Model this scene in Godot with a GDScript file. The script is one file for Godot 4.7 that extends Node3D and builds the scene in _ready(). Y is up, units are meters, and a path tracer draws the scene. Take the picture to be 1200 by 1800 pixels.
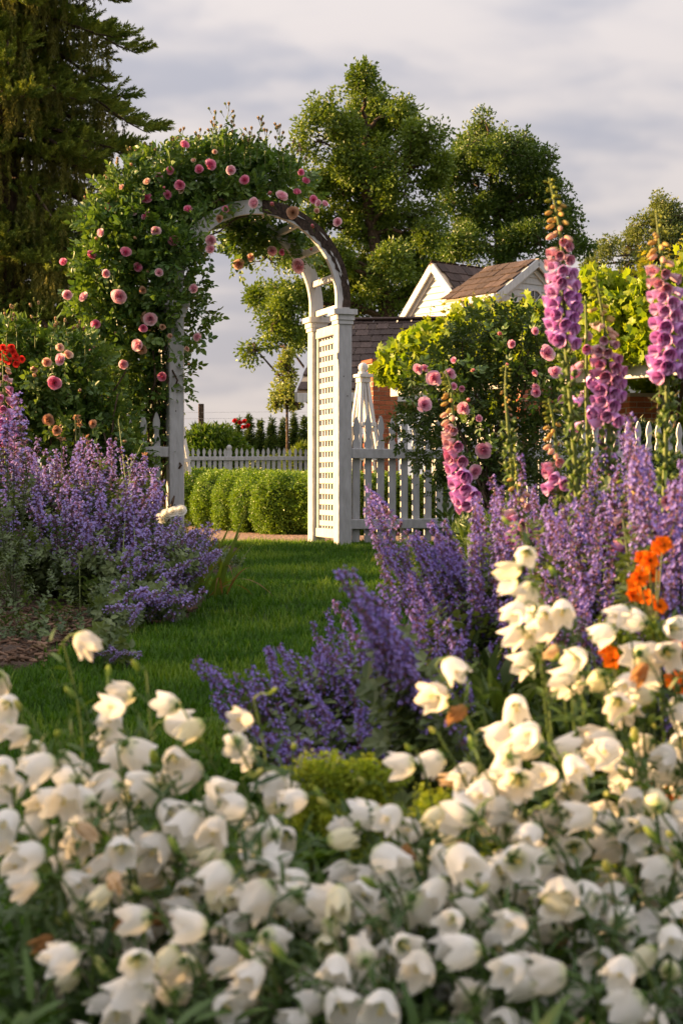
extends Node3D
# A cottage garden at sunset: rose arbor, picket fences, catmint, foxgloves and white bellflowers.

const FOCAL := 2500.0
const EYE := Vector3(0, 0.47, 0)
const TILT := -0.02
var rng := RandomNumberGenerator.new()
var M := {}
var S := {}


class MB:
	var v := PackedVector3Array()
	var n := PackedVector3Array()
	var c := PackedColorArray()
	var t := PackedInt32Array()

	func tri(a: Vector3, b: Vector3, d: Vector3, col: Color) -> void:
		var nn := (b - a).cross(d - a).normalized()
		var k := v.size()
		v.append(a); v.append(b); v.append(d)
		n.append(nn); n.append(nn); n.append(nn)
		c.append(col); c.append(col); c.append(col)
		t.append(k); t.append(k + 2); t.append(k + 1)

	func quad(a: Vector3, b: Vector3, d: Vector3, e: Vector3, col: Color) -> void:
		var nn := (d - a).cross(e - b).normalized()
		var k := v.size()
		v.append(a); v.append(b); v.append(d); v.append(e)
		for i in 4:
			n.append(nn)
			c.append(col)
		t.append(k); t.append(k + 2); t.append(k + 1)
		t.append(k); t.append(k + 3); t.append(k + 2)

	# p[i * nv + j]; wrap joins the last i to the first
	func grid(p: PackedVector3Array, nu: int, nv: int, cols: PackedColorArray, wrap: bool) -> void:
		var k := v.size()
		var nn := PackedVector3Array()
		nn.resize(p.size())
		var lim := nu if wrap else nu - 1
		for i in lim:
			var i2 := (i + 1) % nu
			for j in nv - 1:
				var a := i * nv + j
				var b := i2 * nv + j
				var d := b + 1
				var e := a + 1
				var f := (p[d] - p[a]).cross(p[e] - p[b])
				nn[a] += f; nn[b] += f; nn[d] += f; nn[e] += f
				t.append(k + a); t.append(k + d); t.append(k + b)
				t.append(k + a); t.append(k + e); t.append(k + d)
		for i in p.size():
			v.append(p[i])
			n.append(nn[i].normalized() if nn[i].length_squared() > 1e-20 else Vector3.UP)
			c.append(cols[i] if cols.size() > 1 else cols[0])

	func tube(pts: Array, radii: Array, sides: int, col: Color) -> void:
		var p := PackedVector3Array()
		var m := pts.size()
		p.resize(sides * m)
		var side := Vector3.RIGHT
		for j in m:
			var dir: Vector3 = (pts[mini(j + 1, m - 1)] - pts[maxi(j - 1, 0)]).normalized()
			if absf(dir.dot(side)) > 0.95:
				side = Vector3.FORWARD
			side = (side - dir * dir.dot(side)).normalized()
			var up := dir.cross(side)
			var r: float = radii[j] if radii.size() > 1 else radii[0]
			for i in sides:
				var a := TAU * i / sides
				p[i * m + j] = pts[j] + (side * cos(a) + up * sin(a)) * r
		grid(p, sides, m, PackedColorArray([col]), true)

	# chamfered bar from a to b; w along x, h along y
	func bar(a: Vector3, b: Vector3, x: Vector3, w: float, h: float, bev: float, col: Color) -> void:
		var z := (b - a).normalized()
		x = (x - z * z.dot(x)).normalized()
		var y := z.cross(x)
		var o := [Vector2(-w / 2 + bev, -h / 2), Vector2(w / 2 - bev, -h / 2), Vector2(w / 2, -h / 2 + bev), Vector2(w / 2, h / 2 - bev), Vector2(w / 2 - bev, h / 2), Vector2(-w / 2 + bev, h / 2), Vector2(-w / 2, h / 2 - bev), Vector2(-w / 2, -h / 2 + bev)]
		for i in 8:
			var p: Vector2 = o[i]
			var q: Vector2 = o[(i + 1) % 8]
			quad(a + x * p.x + y * p.y, a + x * q.x + y * q.y, b + x * q.x + y * q.y, b + x * p.x + y * p.y, col)
		for i in range(1, 7):
			for e in [a, b]:
				var s := PackedVector3Array()
				for k in [0, i, i + 1]:
					s.append(e + x * o[k].x + y * o[k].y)
				if e == a:
					tri(s[0], s[2], s[1], col)
				else:
					tri(s[0], s[1], s[2], col)

	# outline in x, y pushed from z = 0 to z = depth
	func extrude(poly: PackedVector2Array, xf: Transform3D, depth: float, col: Color) -> void:
		var m := poly.size()
		for i in m:
			var p := poly[i]
			var q := poly[(i + 1) % m]
			quad(xf * Vector3(p.x, p.y, 0), xf * Vector3(q.x, q.y, 0), xf * Vector3(q.x, q.y, depth), xf * Vector3(p.x, p.y, depth), col)
		var ix := Geometry2D.triangulate_polygon(poly)
		for i in range(0, ix.size(), 3):
			var a := poly[ix[i]]
			var b := poly[ix[i + 1]]
			var d := poly[ix[i + 2]]
			tri(xf * Vector3(a.x, a.y, depth), xf * Vector3(b.x, b.y, depth), xf * Vector3(d.x, d.y, depth), col)
			tri(xf * Vector3(a.x, a.y, 0), xf * Vector3(d.x, d.y, 0), xf * Vector3(b.x, b.y, 0), col)

	# two-triangle leaf, folded along its rib
	func leaf(b: Vector3, dir: Vector3, side: Vector3, l: float, w: float, col: Color) -> void:
		var up := side.cross(dir)
		var tip := b + dir * l - up * l * 0.12
		var m := b + dir * l * 0.42 + up * w * 0.15
		tri(b, m + side * w * 0.5, tip, col)
		tri(b, tip, m - side * w * 0.5, col)

	# six-triangle oval leaf, cupped
	func leaf6(b: Vector3, dir: Vector3, side: Vector3, l: float, w: float, col: Color) -> void:
		var up := side.cross(dir)
		var r := PackedVector3Array([b, b + dir * l * 0.3 + side * w * 0.45 + up * w * 0.1, b + dir * l * 0.68 + side * w * 0.4 + up * w * 0.06, b + dir * l - up * l * 0.14, b + dir * l * 0.68 - side * w * 0.4 + up * w * 0.06, b + dir * l * 0.3 - side * w * 0.45 + up * w * 0.1])
		var m := b + dir * l * 0.5 - up * w * 0.06
		for i in 6:
			tri(r[i], m, r[(i + 1) % 6], col)

	# arching strap blade
	func blade(b: Vector3, dir: Vector3, side: Vector3, l: float, w: float, droop: float, seg: int, c0: Color, c1: Color) -> void:
		var p := PackedVector3Array()
		var cols := PackedColorArray()
		for i in 2:
			for j in seg + 1:
				var f := float(j) / seg
				var q := b + dir * l * f + Vector3.DOWN * droop * l * f * f
				var ww := w * (1.0 - pow(f, 2.2)) * (0.6 + 0.4 * minf(1.0, f * 4.0)) + 0.0002
				p.append(q + side * ww * (0.5 - i))
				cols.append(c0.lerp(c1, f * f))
		grid(p, 2, seg + 1, cols, false)

	func ball(o: Vector3, r: Vector3, nu: int, nv: int, col: Color, b := Basis()) -> void:
		var p := PackedVector3Array()
		for i in nu:
			for j in nv:
				var a := TAU * i / nu
				var e := -PI / 2 + PI * j / (nv - 1)
				p.append(o + b * (Vector3(cos(a) * cos(e), sin(e), sin(a) * cos(e)) * r))
		grid(p, nu, nv, PackedColorArray([col]), true)

	func done() -> ArrayMesh:
		var a := []
		a.resize(Mesh.ARRAY_MAX)
		a[Mesh.ARRAY_VERTEX] = v
		a[Mesh.ARRAY_NORMAL] = n
		a[Mesh.ARRAY_COLOR] = c
		a[Mesh.ARRAY_INDEX] = t
		var m := ArrayMesh.new()
		m.add_surface_from_arrays(Mesh.PRIMITIVE_TRIANGLES, a)
		return m


# ---------------------------------------------------------------- small tools
func P(px: float, py: float, d: float) -> Vector3:
	var w := Vector3((px - 600.0) / FOCAL, (900.0 - py) / FOCAL, -1.0).rotated(Vector3.RIGHT, TILT)
	return EYE + w * (d / -w.z)


func ground_y(d: float) -> float:
	return -0.12 * (1.0 - smoothstep(1.5, 7.0, d))


func on_ground(x: float, d: float) -> Vector3:
	return Vector3(x, ground_y(d), -d)


func foot(px: float, d: float) -> Vector3:
	return on_ground(P(px, 850, d).x, d)


func lin(r: float, g: float, b: float) -> Color:
	return Color(r, g, b)


func rf(a: float, b: float) -> float:
	return rng.randf_range(a, b)


func rdir() -> Vector3:
	var z := rf(-1, 1)
	var a := rf(0, TAU)
	var r := sqrt(1.0 - z * z)
	return Vector3(r * cos(a), z, r * sin(a))


func aim(dir: Vector3, roll := 0.0) -> Basis:   # basis whose y looks along dir
	var y := dir.normalized()
	var x := y.cross(Vector3(0.13, 0.2, 1.0)).normalized()
	var b := Basis(x, y, x.cross(y))
	return b.rotated(y, roll)


func thing(called: String, label: String, category: String, at: Vector3, group := "") -> Node3D:
	var o := Node3D.new()
	o.name = called
	add_child(o, true)
	o.position = at
	o.set_meta("label", label)
	o.set_meta("category", category)
	if group:
		o.set_meta("group", group)
	return o


func far_from_root(o: Node) -> Vector3:
	var p := Vector3.ZERO
	while o is Node3D and o != self:
		p += o.position
		o = o.get_parent()
	return p


# a part given in world space, under a parent that is only moved
func part(called: String, mesh: Mesh, m: Material, parent: Node3D, xf := Transform3D(), label := "") -> MeshInstance3D:
	var o := MeshInstance3D.new()
	o.name = called
	o.mesh = mesh
	o.material_override = m
	parent.add_child(o, true)
	o.transform = Transform3D(xf.basis, xf.origin - far_from_root(parent))
	if label:
		o.set_meta("label", label)
	return o


func ground_piece(called: String, mesh: Mesh, m: Material) -> MeshInstance3D:
	var o := MeshInstance3D.new()
	o.name = called
	o.mesh = mesh
	o.material_override = m
	add_child(o, true)
	o.set_meta("kind", "structure")
	return o


func many(called: String, mesh: Mesh, m: Material, parent: Node3D, xfs: Array, c0: Color, c1: Color) -> MultiMeshInstance3D:
	var mm := MultiMesh.new()
	mm.transform_format = MultiMesh.TRANSFORM_3D
	mm.use_colors = true
	mm.mesh = mesh
	mm.instance_count = xfs.size()
	var off := Vector3.ZERO if parent == self else far_from_root(parent)
	for i in xfs.size():
		var x: Transform3D = xfs[i]
		x.origin -= off
		mm.set_instance_transform(i, x)
		mm.set_instance_color(i, c0.lerp(c1, rng.randf()))
	var o := MultiMeshInstance3D.new()
	o.name = called
	o.multimesh = mm
	o.material_override = m
	o.set_meta("kind", "stuff")
	parent.add_child(o, true)
	return o


func noise_tex(freq: float, a: Color, b: Color, octaves := 4, size := 512) -> NoiseTexture2D:
	var f := FastNoiseLite.new()
	f.noise_type = FastNoiseLite.TYPE_SIMPLEX_SMOOTH
	f.frequency = freq
	f.fractal_octaves = octaves
	f.seed = int(freq * 10000) + 3
	var g := Gradient.new()
	g.set_color(0, a.linear_to_srgb())
	g.set_color(1, b.linear_to_srgb())
	var t := NoiseTexture2D.new()
	t.width = size
	t.height = size
	t.seamless = true
	t.noise = f
	t.color_ramp = g
	return t


func mat(a: Color, b: Color, freq: float, scale: Vector3, rough: float, bump := 0.0) -> StandardMaterial3D:
	var m := StandardMaterial3D.new()
	m.albedo_texture = noise_tex(freq, a, b)
	m.uv1_triplanar = true
	m.uv1_world_triplanar = true
	m.uv1_scale = scale
	m.roughness = rough
	m.metallic_specular = 0.35
	if bump > 0.0:
		m.heightmap_enabled = true
		m.heightmap_texture = noise_tex(freq * 2.0, Color.BLACK, Color.WHITE, 5)
		m.heightmap_scale = bump
	return m


func leafy(back: Color, rough: float, spec := 0.4) -> StandardMaterial3D:
	var m := StandardMaterial3D.new()
	m.vertex_color_use_as_albedo = true
	m.roughness = rough
	m.metallic_specular = spec
	if back != Color.BLACK:
		m.backlight_enabled = true
		m.backlight = back.linear_to_srgb()
	return m


# ---------------------------------------------------------------- shared shapes
func clump(count: int, radius: float, l: float, w: float, fine: bool, flat := 1.0) -> ArrayMesh:
	var b := MB.new()
	for i in count:
		var d := rdir()
		d.y *= flat
		var o := d * radius * sqrt(rng.randf())
		var dir := (d + rdir() * 0.8 + Vector3(0, 0.15, 0)).normalized()
		var side := dir.cross(rdir()).normalized()
		var k := rf(0.75, 1.2)
		var col := Color(k, k, k * rf(0.8, 1.1))
		if fine:
			b.leaf6(o, dir, side, l * rf(0.7, 1.2), w * rf(0.8, 1.1), col)
		else:
			b.leaf(o, dir, side, l * rf(0.7, 1.2), w * rf(0.8, 1.1), col)
	return b.done()


func rose_sprig(l: float, pairs: int, leaf_l: float, leaf_w: float) -> ArrayMesh:
	var b := MB.new()
	var pts := []
	for i in 5:
		var f := i / 4.0
		pts.append(Vector3(0, l * f, -0.25 * l * f * f))
	b.tube(pts, [l * 0.014], 3, Color(0.9, 0.75, 0.6))
	for k in pairs:
		var f := 0.35 + 0.5 * k / maxf(pairs - 1, 1)
		for s in [-1.0, 1.0]:
			var dir := Vector3(s * 0.85, 0.5, rf(-0.3, 0.1)).normalized()
			var kk := rf(0.8, 1.15)
			b.leaf6(Vector3(0, l * f, -0.25 * l * f * f), dir, dir.cross(Vector3(rf(-0.2, 0.2), rf(-0.2, 0.2), 1)).normalized(), leaf_l * rf(0.75, 1.05), leaf_w, Color(kk, kk, kk))
	b.leaf6(Vector3(0, l, -0.25 * l), Vector3(0, 0.9, -0.4).normalized(), Vector3.RIGHT, leaf_l * 1.1, leaf_w, Color(1, 1, 1))
	return b.done()


func rose_bloom(rings: int, petals: int, r: float, h: float, open: float, inner: Color, outer: Color) -> ArrayMesh:
	var b := MB.new()
	for i in rings:
		var q := float(i) / (rings - 1)
		var rk := r * (0.14 + 0.86 * q)
		var top := h * (1.0 - 0.45 * q * open)
		for k in petals:
			var a0 := TAU * (k + 0.5 * i) / petals + rf(-0.2, 0.2)
			var w := TAU / petals * rf(0.6, 0.78)
			var lift := rf(0.8, 1.1)
			var wide := rf(0.82, 1.15)
			var p := PackedVector3Array()
			var cols := PackedColorArray()
			for u in 5:
				var fu := u / 2.0 - 1.0
				for vv in 5:
					var fv := vv / 4.0
					var rr := lerpf(0.1 * r, rk * wide, pow(fv, 0.55)) * (1.0 - 0.12 * fu * fu) + (0.14 * r * open * q * maxf(0, fv - 0.6) * 2.5)
					var y := top * lift * fv * (1.0 - 0.16 * fu * fu) - 0.25 * r * q * q * open * fv * fv
					var an := a0 + fu * w * (0.4 + 0.6 * fv)
					p.append(Vector3(cos(an) * rr, y, sin(an) * rr))
					cols.append(inner.lerp(outer, clampf(q * 0.75 + 0.25 * fv * q, 0, 1)))
			b.grid(p, 5, 5, cols, false)
	for k in 5:   # sepals
		var a := TAU * k / 5
		var dd := Vector3(cos(a), -0.35, sin(a)).normalized()
		b.leaf(Vector3(0, 0.01 * r, 0), dd, dd.cross(Vector3.UP).normalized(), r * 0.9, r * 0.3, Color(0.06, 0.11, 0.03))
	b.tube([Vector3(0, 0.05 * r, 0), Vector3(0, -0.5 * r, 0), Vector3(0, -1.6 * r, 0.2 * r)], [0.16 * r, 0.14 * r, 0.05 * r], 5, Color(0.07, 0.12, 0.03))
	return b.done()


func rose_bud(r: float, tip: Color) -> ArrayMesh:
	var b := MB.new()
	b.ball(Vector3(0, r * 1.1, 0), Vector3(r * 0.8, r * 1.35, r * 0.8), 7, 6, tip)
	b.ball(Vector3(0, r * 0.1, 0), Vector3(r * 0.55, r * 0.5, r * 0.55), 6, 4, Color(0.09, 0.14, 0.04))
	for k in 5:
		var a := TAU * k / 5
		var dd := Vector3(cos(a) * 0.35, 1, sin(a) * 0.35).normalized()
		b.leaf(Vector3(cos(a) * r * 0.45, r * 0.1, sin(a) * r * 0.45), dd, dd.cross(Vector3(cos(a), 0, sin(a))).normalized(), r * 2.3, r * 0.75, Color(0.1, 0.16, 0.04))
	b.tube([Vector3(0, 0, 0), Vector3(0, -r * 4, 0)], [r * 0.18], 4, Color(0.1, 0.15, 0.04))
	return b.done()


func bell(open: float, crumple: float, petal: Color, base: Color, with_style: bool) -> ArrayMesh:
	var b := MB.new()
	var nu := 30
	var nv := 9
	var p := PackedVector3Array()
	var cols := PackedColorArray()
	var ph := rf(0, TAU)
	var squash := rf(0.9, 1.08)
	for i in nu:
		var a := TAU * i / nu
		var lobe := absf(cos(2.5 * a))
		var lob := 0.5 * pow(lobe, 0.75) + 0.5 * (1.0 - absf(sin(2.5 * a)))
		for j in nv:
			var f := float(j) / (nv - 1)
			var y := f * (0.74 + 0.34 * lob * f * f)
			var r := 0.1 + 0.37 * pow(sin(minf(f * 1.25, 1.0) * PI / 2), 0.6)
			r += open * (0.015 + 0.16 * lob) * pow(f, 5)
			r *= 1.0 - 0.06 * (1.0 - lob) * f
			r += crumple * 0.05 * sin(a * 3 + ph + f * 4) * f + crumple * 0.03 * sin(a * 7 + ph * 2 - f * 6) * f
			y += crumple * 0.05 * sin(a * 2 + ph) * f - open * 0.05 * lob * pow(f, 6)
			p.append(Vector3(cos(a) * r * squash, y, sin(a) * r))
			var vein := 0.95 + 0.05 * lobe
			cols.append(base.lerp(petal, smoothstep(0.0, 0.35, f)) * vein)
	b.grid(p, nu, nv, cols, true)
	b.ball(Vector3(0, 0.02, 0), Vector3(0.15, 0.09, 0.15), 8, 5, Color(0.1, 0.19, 0.04))
	for k in 5:
		var a := TAU * (k + 0.5) / 5
		var dd := Vector3(cos(a) * 0.75, rf(0.3, 0.9), sin(a) * 0.75).normalized()
		b.leaf(Vector3(cos(a) * 0.1, 0, sin(a) * 0.1), dd, dd.cross(Vector3.UP).normalized(), rf(0.32, 0.42), 0.1, Color(0.1, 0.19, 0.04))
	if with_style:
		b.tube([Vector3(0, 0.05, 0), Vector3(0.01, 0.45, 0.01), Vector3(0.02, 0.66, 0)], [0.03, 0.025, 0.03], 5, Color(0.75, 0.7, 0.3))
		for k in 3:
			var a := TAU * k / 3
			b.tube([Vector3(0.02, 0.65, 0), Vector3(0.02 + 0.06 * cos(a), 0.73, 0.06 * sin(a)), Vector3(0.02 + 0.11 * cos(a), 0.7, 0.11 * sin(a))], [0.025, 0.022, 0.015], 4, Color(0.78, 0.68, 0.22))
	return b.done()


func bell_bud(col: Color) -> ArrayMesh:
	var b := MB.new()
	b.ball(Vector3(0, 0.42, 0), Vector3(0.15, 0.42, 0.15), 8, 7, col)
	b.ball(Vector3(0, 0.03, 0), Vector3(0.12, 0.1, 0.12), 7, 4, Color(0.1, 0.19, 0.04))
	for k in 5:
		var a := TAU * k / 5
		var dd := Vector3(cos(a) * 0.25, 1, sin(a) * 0.25).normalized()
		b.leaf(Vector3(cos(a) * 0.1, 0.02, sin(a) * 0.1), dd, dd.cross(Vector3(cos(a), 0, sin(a))).normalized(), rf(0.5, 0.65), 0.1, Color(0.13, 0.23, 0.05))
	return b.done()


# catmint spike: whorls of two-lipped florets in dusky calyces
func catmint_spike(l: float, florets: int, fade: float, wash := 0.0) -> ArrayMesh:
	var b := MB.new()
	b.tube([Vector3.ZERO, Vector3(0, l * 0.5, 0), Vector3(0, l, 0)], [0.0016, 0.0013, 0.0006], 4, Color(0.11, 0.12, 0.07))
	var y := 0.0
	var gap := l * 0.135
	while y < l:
		var f := y / l
		var r := 0.0135 * (1.0 - 0.55 * f) * rf(0.7, 1.2)
		var cnt := int(florets * (1.0 - 0.35 * f))
		for s in [-1.0, 1.0]:
			b.leaf(Vector3(0, y - 0.004, 0), Vector3(s, -0.1, rf(-0.6, 0.6)).normalized(), Vector3(0, 0.3, 1).normalized(), 0.018 * (1.0 - f), 0.009 * (1.0 - f), Color(0.1, 0.14, 0.07))
		for k in cnt:
			var a := rf(0, TAU)
			var up := rf(0.1, 0.9)
			var d := Vector3(cos(a), up, sin(a)).normalized()
			var o := Vector3(cos(a) * 0.002, y + rf(-0.006, 0.007), sin(a) * 0.002)
			var e := o + d * r * rf(0.7, 1.1)
			var cc := Color(0.21, 0.11, 0.2).lerp(Color(0.27, 0.14, 0.17), rng.randf())
			b.tube([o, e], [0.0012, 0.0024], 4, cc)
			if rng.randf() > fade:
				var tint := rf(0.75, 1.25)
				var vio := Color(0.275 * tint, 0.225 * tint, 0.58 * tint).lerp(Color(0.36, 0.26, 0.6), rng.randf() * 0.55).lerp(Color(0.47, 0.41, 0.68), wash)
				var side := d.cross(Vector3.UP).normalized()
				var w := e + d * 0.0055
				b.quad(e - side * 0.0012, e + side * 0.0012, w + side * 0.003 + Vector3(0, 0.002, 0), w - side * 0.003 + Vector3(0, 0.002, 0), vio)
				var lip := (d * 0.7 + Vector3.DOWN).normalized()
				b.leaf(w, lip, side, 0.0085, 0.0095, vio)
				b.leaf(w, (d * 0.2 + Vector3.UP + side * 0.5).normalized(), side, 0.0055, 0.005, vio)
		y += gap * rf(0.85, 1.15)
		gap *= 0.9
	return b.done()


func foxglove_bell(l: Color, d: Color) -> ArrayMesh:   # one unit long, mouth along y
	var b := MB.new()
	var nu := 14
	for layer in 2:
		var nv := 8
		var p := PackedVector3Array()
		var cols := PackedColorArray()
		for i in nu:
			var a := TAU * i / nu
			var low := 0.5 + 0.5 * cos(a)   # towards +x: the longer lower lip
			for j in nv:
				var f := float(j) / (nv - 1)
				var r := 0.085 + 0.165 * smoothstep(0.0, 0.55, f) + 0.045 * f + (0.075 + 0.05 * low) * smoothstep(0.82, 1.0, f)
				var y := f * (0.93 + 0.12 * low * smoothstep(0.7, 1.0, f)) + 0.02 * cos(a * 5) * f * f
				if layer == 1:
					r *= 0.95
					y = f * (0.92 + 0.12 * low * smoothstep(0.7, 1.0, f))
				p.append(Vector3(cos(a) * r, y, sin(a) * r))
				if layer == 0:
					cols.append(l.lerp(d, smoothstep(0.0, 0.6, f)))
				else:
					var spot := low > 0.6 and ((i * 7 + j * 5) % 3 == 0) and f > 0.3
					cols.append(Color(0.22, 0.03, 0.12) if spot else d.lerp(Color(0.8, 0.62, 0.75), 0.55 * low))
		b.grid(p, nu, nv, cols, true)
	for k in 5:
		var a := TAU * k / 5
		var dd := Vector3(cos(a) * 0.8, 0.6, sin(a) * 0.8).normalized()
		b.leaf(Vector3.ZERO, dd, dd.cross(Vector3.UP).normalized(), 0.3, 0.18, Color(0.12, 0.2, 0.05))
	return b.done()


func shrub_body(o: Vector3, r: Vector3, lump: float, col: Color) -> ArrayMesh:
	var b := MB.new()
	var p := PackedVector3Array()
	var ph := rf(0, 9)
	for i in 16:
		for j in 9:
			var a := TAU * i / 16
			var e := -PI / 2 + PI * j / 8
			var k := 1.0 + lump * sin(a * 3 + ph + e * 2) * cos(e) + lump * 0.6 * sin(a * 5 - e * 4 + ph)
			p.append(o + Vector3(cos(a) * cos(e), sin(e), sin(a) * cos(e)) * r * k)
	b.grid(p, 16, 9, PackedColorArray([col]), true)
	return b.done()


func shell(o: Vector3, r: Vector3, count: int, inner: float, upward: float, s0: float, s1: float, out: Array) -> void:
	for i in count:
		var d := rdir()
		var q := o + d * r * lerpf(inner, 1.0, sqrt(rng.randf()))
		out.append(Transform3D(aim(d + Vector3.UP * upward + rdir() * 0.6, rf(0, TAU)).scaled_local(Vector3.ONE * rf(s0, s1)), q))


func limb(b: MB, a: Vector3, e: Vector3, r0: float, r1: float, sag: float, wob: float, sides: int, col: Color) -> Array:
	var pts := []
	var rad := []
	var m := 7
	for i in m:
		var f := float(i) / (m - 1)
		var q := a.lerp(e, f) + Vector3.UP * sag * sin(f * PI) + rdir() * wob * sin(f * PI)
		pts.append(q)
		rad.append(lerpf(r0, r1, f))
	b.tube(pts, rad, sides, col)
	return pts


# ---------------------------------------------------------------- sky
func sky_picture() -> ImageTexture:
	var w := 2048
	var h := 1024
	var im := Image.create_empty(w, h, false, Image.FORMAT_RGBF)
	var f := FastNoiseLite.new()
	f.noise_type = FastNoiseLite.TYPE_SIMPLEX_SMOOTH
	f.frequency = 0.33
	f.fractal_octaves = 5
	f.fractal_gain = 0.5
	f.seed = 21
	var g := FastNoiseLite.new()
	g.noise_type = FastNoiseLite.TYPE_SIMPLEX_SMOOTH
	g.frequency = 0.9
	g.fractal_octaves = 4
	g.seed = 5
	var sunward := Vector3(-0.97, 0, -0.2).normalized()
	for j in h / 2 + 2:
		var e := PI / 2 - PI * (j + 0.5) / h
		var y := sin(e)
		for i in w:
			var a := TAU * (i + 0.5) / w
			var d := Vector3(sin(a) * cos(e), y, -cos(a) * cos(e))
			var k := 1.0 / (maxf(y, 0.0) + 0.16)
			var q := Vector3(d.x * k, d.z * k * 1.15, 0.0)
			var big := f.get_noise_3d(q.x * 2.1, q.y * 2.6, 3.0)
			var fine := g.get_noise_3d(q.x * 2.6 + big, q.y * 3.6, 8.0)
			var cover := smoothstep(-0.36, 0.36, big + 0.36 * fine + 0.22 * g.get_noise_3d(q.x * 7.0 + fine, q.y * 10.0, 2.0))
			var c := Color(0.375, 0.385, 0.45).lerp(Color(0.62, 0.575, 0.57), cover)
			c = c.lerp(Color(0.72, 0.6, 0.5), 0.55 * pow(1.0 - clampf(y, 0, 1), 9.0))
			var toward := maxf(0.0, d.dot(sunward))
			c += Color(0.62, 0.46, 0.3) * 0.9 * pow(toward, 2.6)
			c *= 0.95 + 2.0 * pow(clampf(y, 0, 1), 2.0)
			im.set_pixel(i, j, Color(c.r, c.g, c.b))
	im.fill_rect(Rect2i(0, h / 2 + 2, w, h / 2 - 2), Color(0.12, 0.13, 0.07))
	return ImageTexture.create_from_image(im)


func materials() -> void:
	M.paint = mat(lin(0.42, 0.415, 0.41), lin(0.63, 0.63, 0.63), 0.012, Vector3(2.4, 0.5, 2.4), 0.55, 0.25)
	M.weathered = mat(lin(0.34, 0.335, 0.33), lin(0.52, 0.52, 0.525), 0.014, Vector3(3, 0.7, 3), 0.62, 0.3)
	M.rotten = mat(lin(0.018, 0.012, 0.009), lin(0.11, 0.075, 0.055), 0.02, Vector3(5, 1.6, 5), 0.85, 1.2)
	M.bark = mat(lin(0.035, 0.022, 0.014), lin(0.16, 0.11, 0.075), 0.02, Vector3(1.4, 0.5, 1.4), 0.9, 3.0)
	M.soil = mat(lin(0.03, 0.019, 0.013), lin(0.12, 0.078, 0.055), 0.03, Vector3(1.5, 1.5, 1.5), 0.95, 3.0)
	M.dirt = mat(lin(0.17, 0.105, 0.07), lin(0.33, 0.22, 0.155), 0.02, Vector3(0.9, 0.9, 0.9), 0.95, 2.0)
	M.turf = mat(lin(0.012, 0.028, 0.005), lin(0.03, 0.06, 0.012), 0.02, Vector3(0.7, 0.7, 0.7), 0.95)
	M.shingle = []
	for k in 4:
		var q: float = [0.4, 0.52, 0.64, 0.46][k]
		M.shingle.append(mat(lin(0.078 * q, 0.053 * q, 0.045 * q), lin(0.2 * q, 0.14 * q, 0.12 * q), 0.016, Vector3(1.6, 0.5, 1.6), 0.9, 1.0))
	M.brick = []
	for k in 3:
		var q: float = [0.8, 1.0, 1.15][k]
		M.brick.append(mat(lin(0.3 * q, 0.085 * q, 0.045 * q), lin(0.48 * q, 0.16 * q, 0.085 * q), 0.03, Vector3(3, 3, 3), 0.9, 0.6))
	M.mortar = mat(lin(0.34, 0.27, 0.22), lin(0.45, 0.37, 0.31), 0.05, Vector3(3, 3, 3), 0.95)
	M.soffit = mat(lin(0.42, 0.31, 0.2), lin(0.55, 0.43, 0.3), 0.02, Vector3(1, 1, 1), 0.8)
	M.leaf = leafy(Color(0.62, 0.6, 0.2), 0.48, 0.45)
	M.glow = leafy(Color(0.95, 0.95, 0.3), 0.5, 0.4)
	M.needle = leafy(Color(0.3, 0.3, 0.1), 0.65, 0.25)
	M.plain = leafy(Color.BLACK, 0.8, 0.25)
	M.petal = leafy(Color(1.0, 0.97, 0.9), 0.7, 0.15)
	M.pink = leafy(Color(0.75, 0.6, 0.68), 0.75, 0.12)
	M.floret = leafy(Color(0.5, 0.4, 0.55), 0.7, 0.2)
	M.grass = leafy(Color(0.75, 0.8, 0.2), 0.55, 0.3)
	var gl := StandardMaterial3D.new()
	gl.albedo_color = Color(0.1, 0.13, 0.17)
	gl.roughness = 0.08
	gl.metallic_specular = 0.8
	M.glass = gl


# ---------------------------------------------------------------- ground
func sheet(poly: PackedVector2Array, y: float) -> ArrayMesh:   # outline of (x, distance)
	var b := MB.new()
	var ix := Geometry2D.triangulate_polygon(poly)
	for i in range(0, ix.size(), 3):
		var q := []
		for k in 3:
			var p := poly[ix[i + k]]
			q.append(Vector3(p.x, ground_y(p.y) + y, -p.y))
		if (q[1] - q[0]).cross(q[2] - q[0]).y < 0:
			b.tri(q[0], q[2], q[1], Color.WHITE)
		else:
			b.tri(q[0], q[1], q[2], Color.WHITE)
	return b.done()


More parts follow.
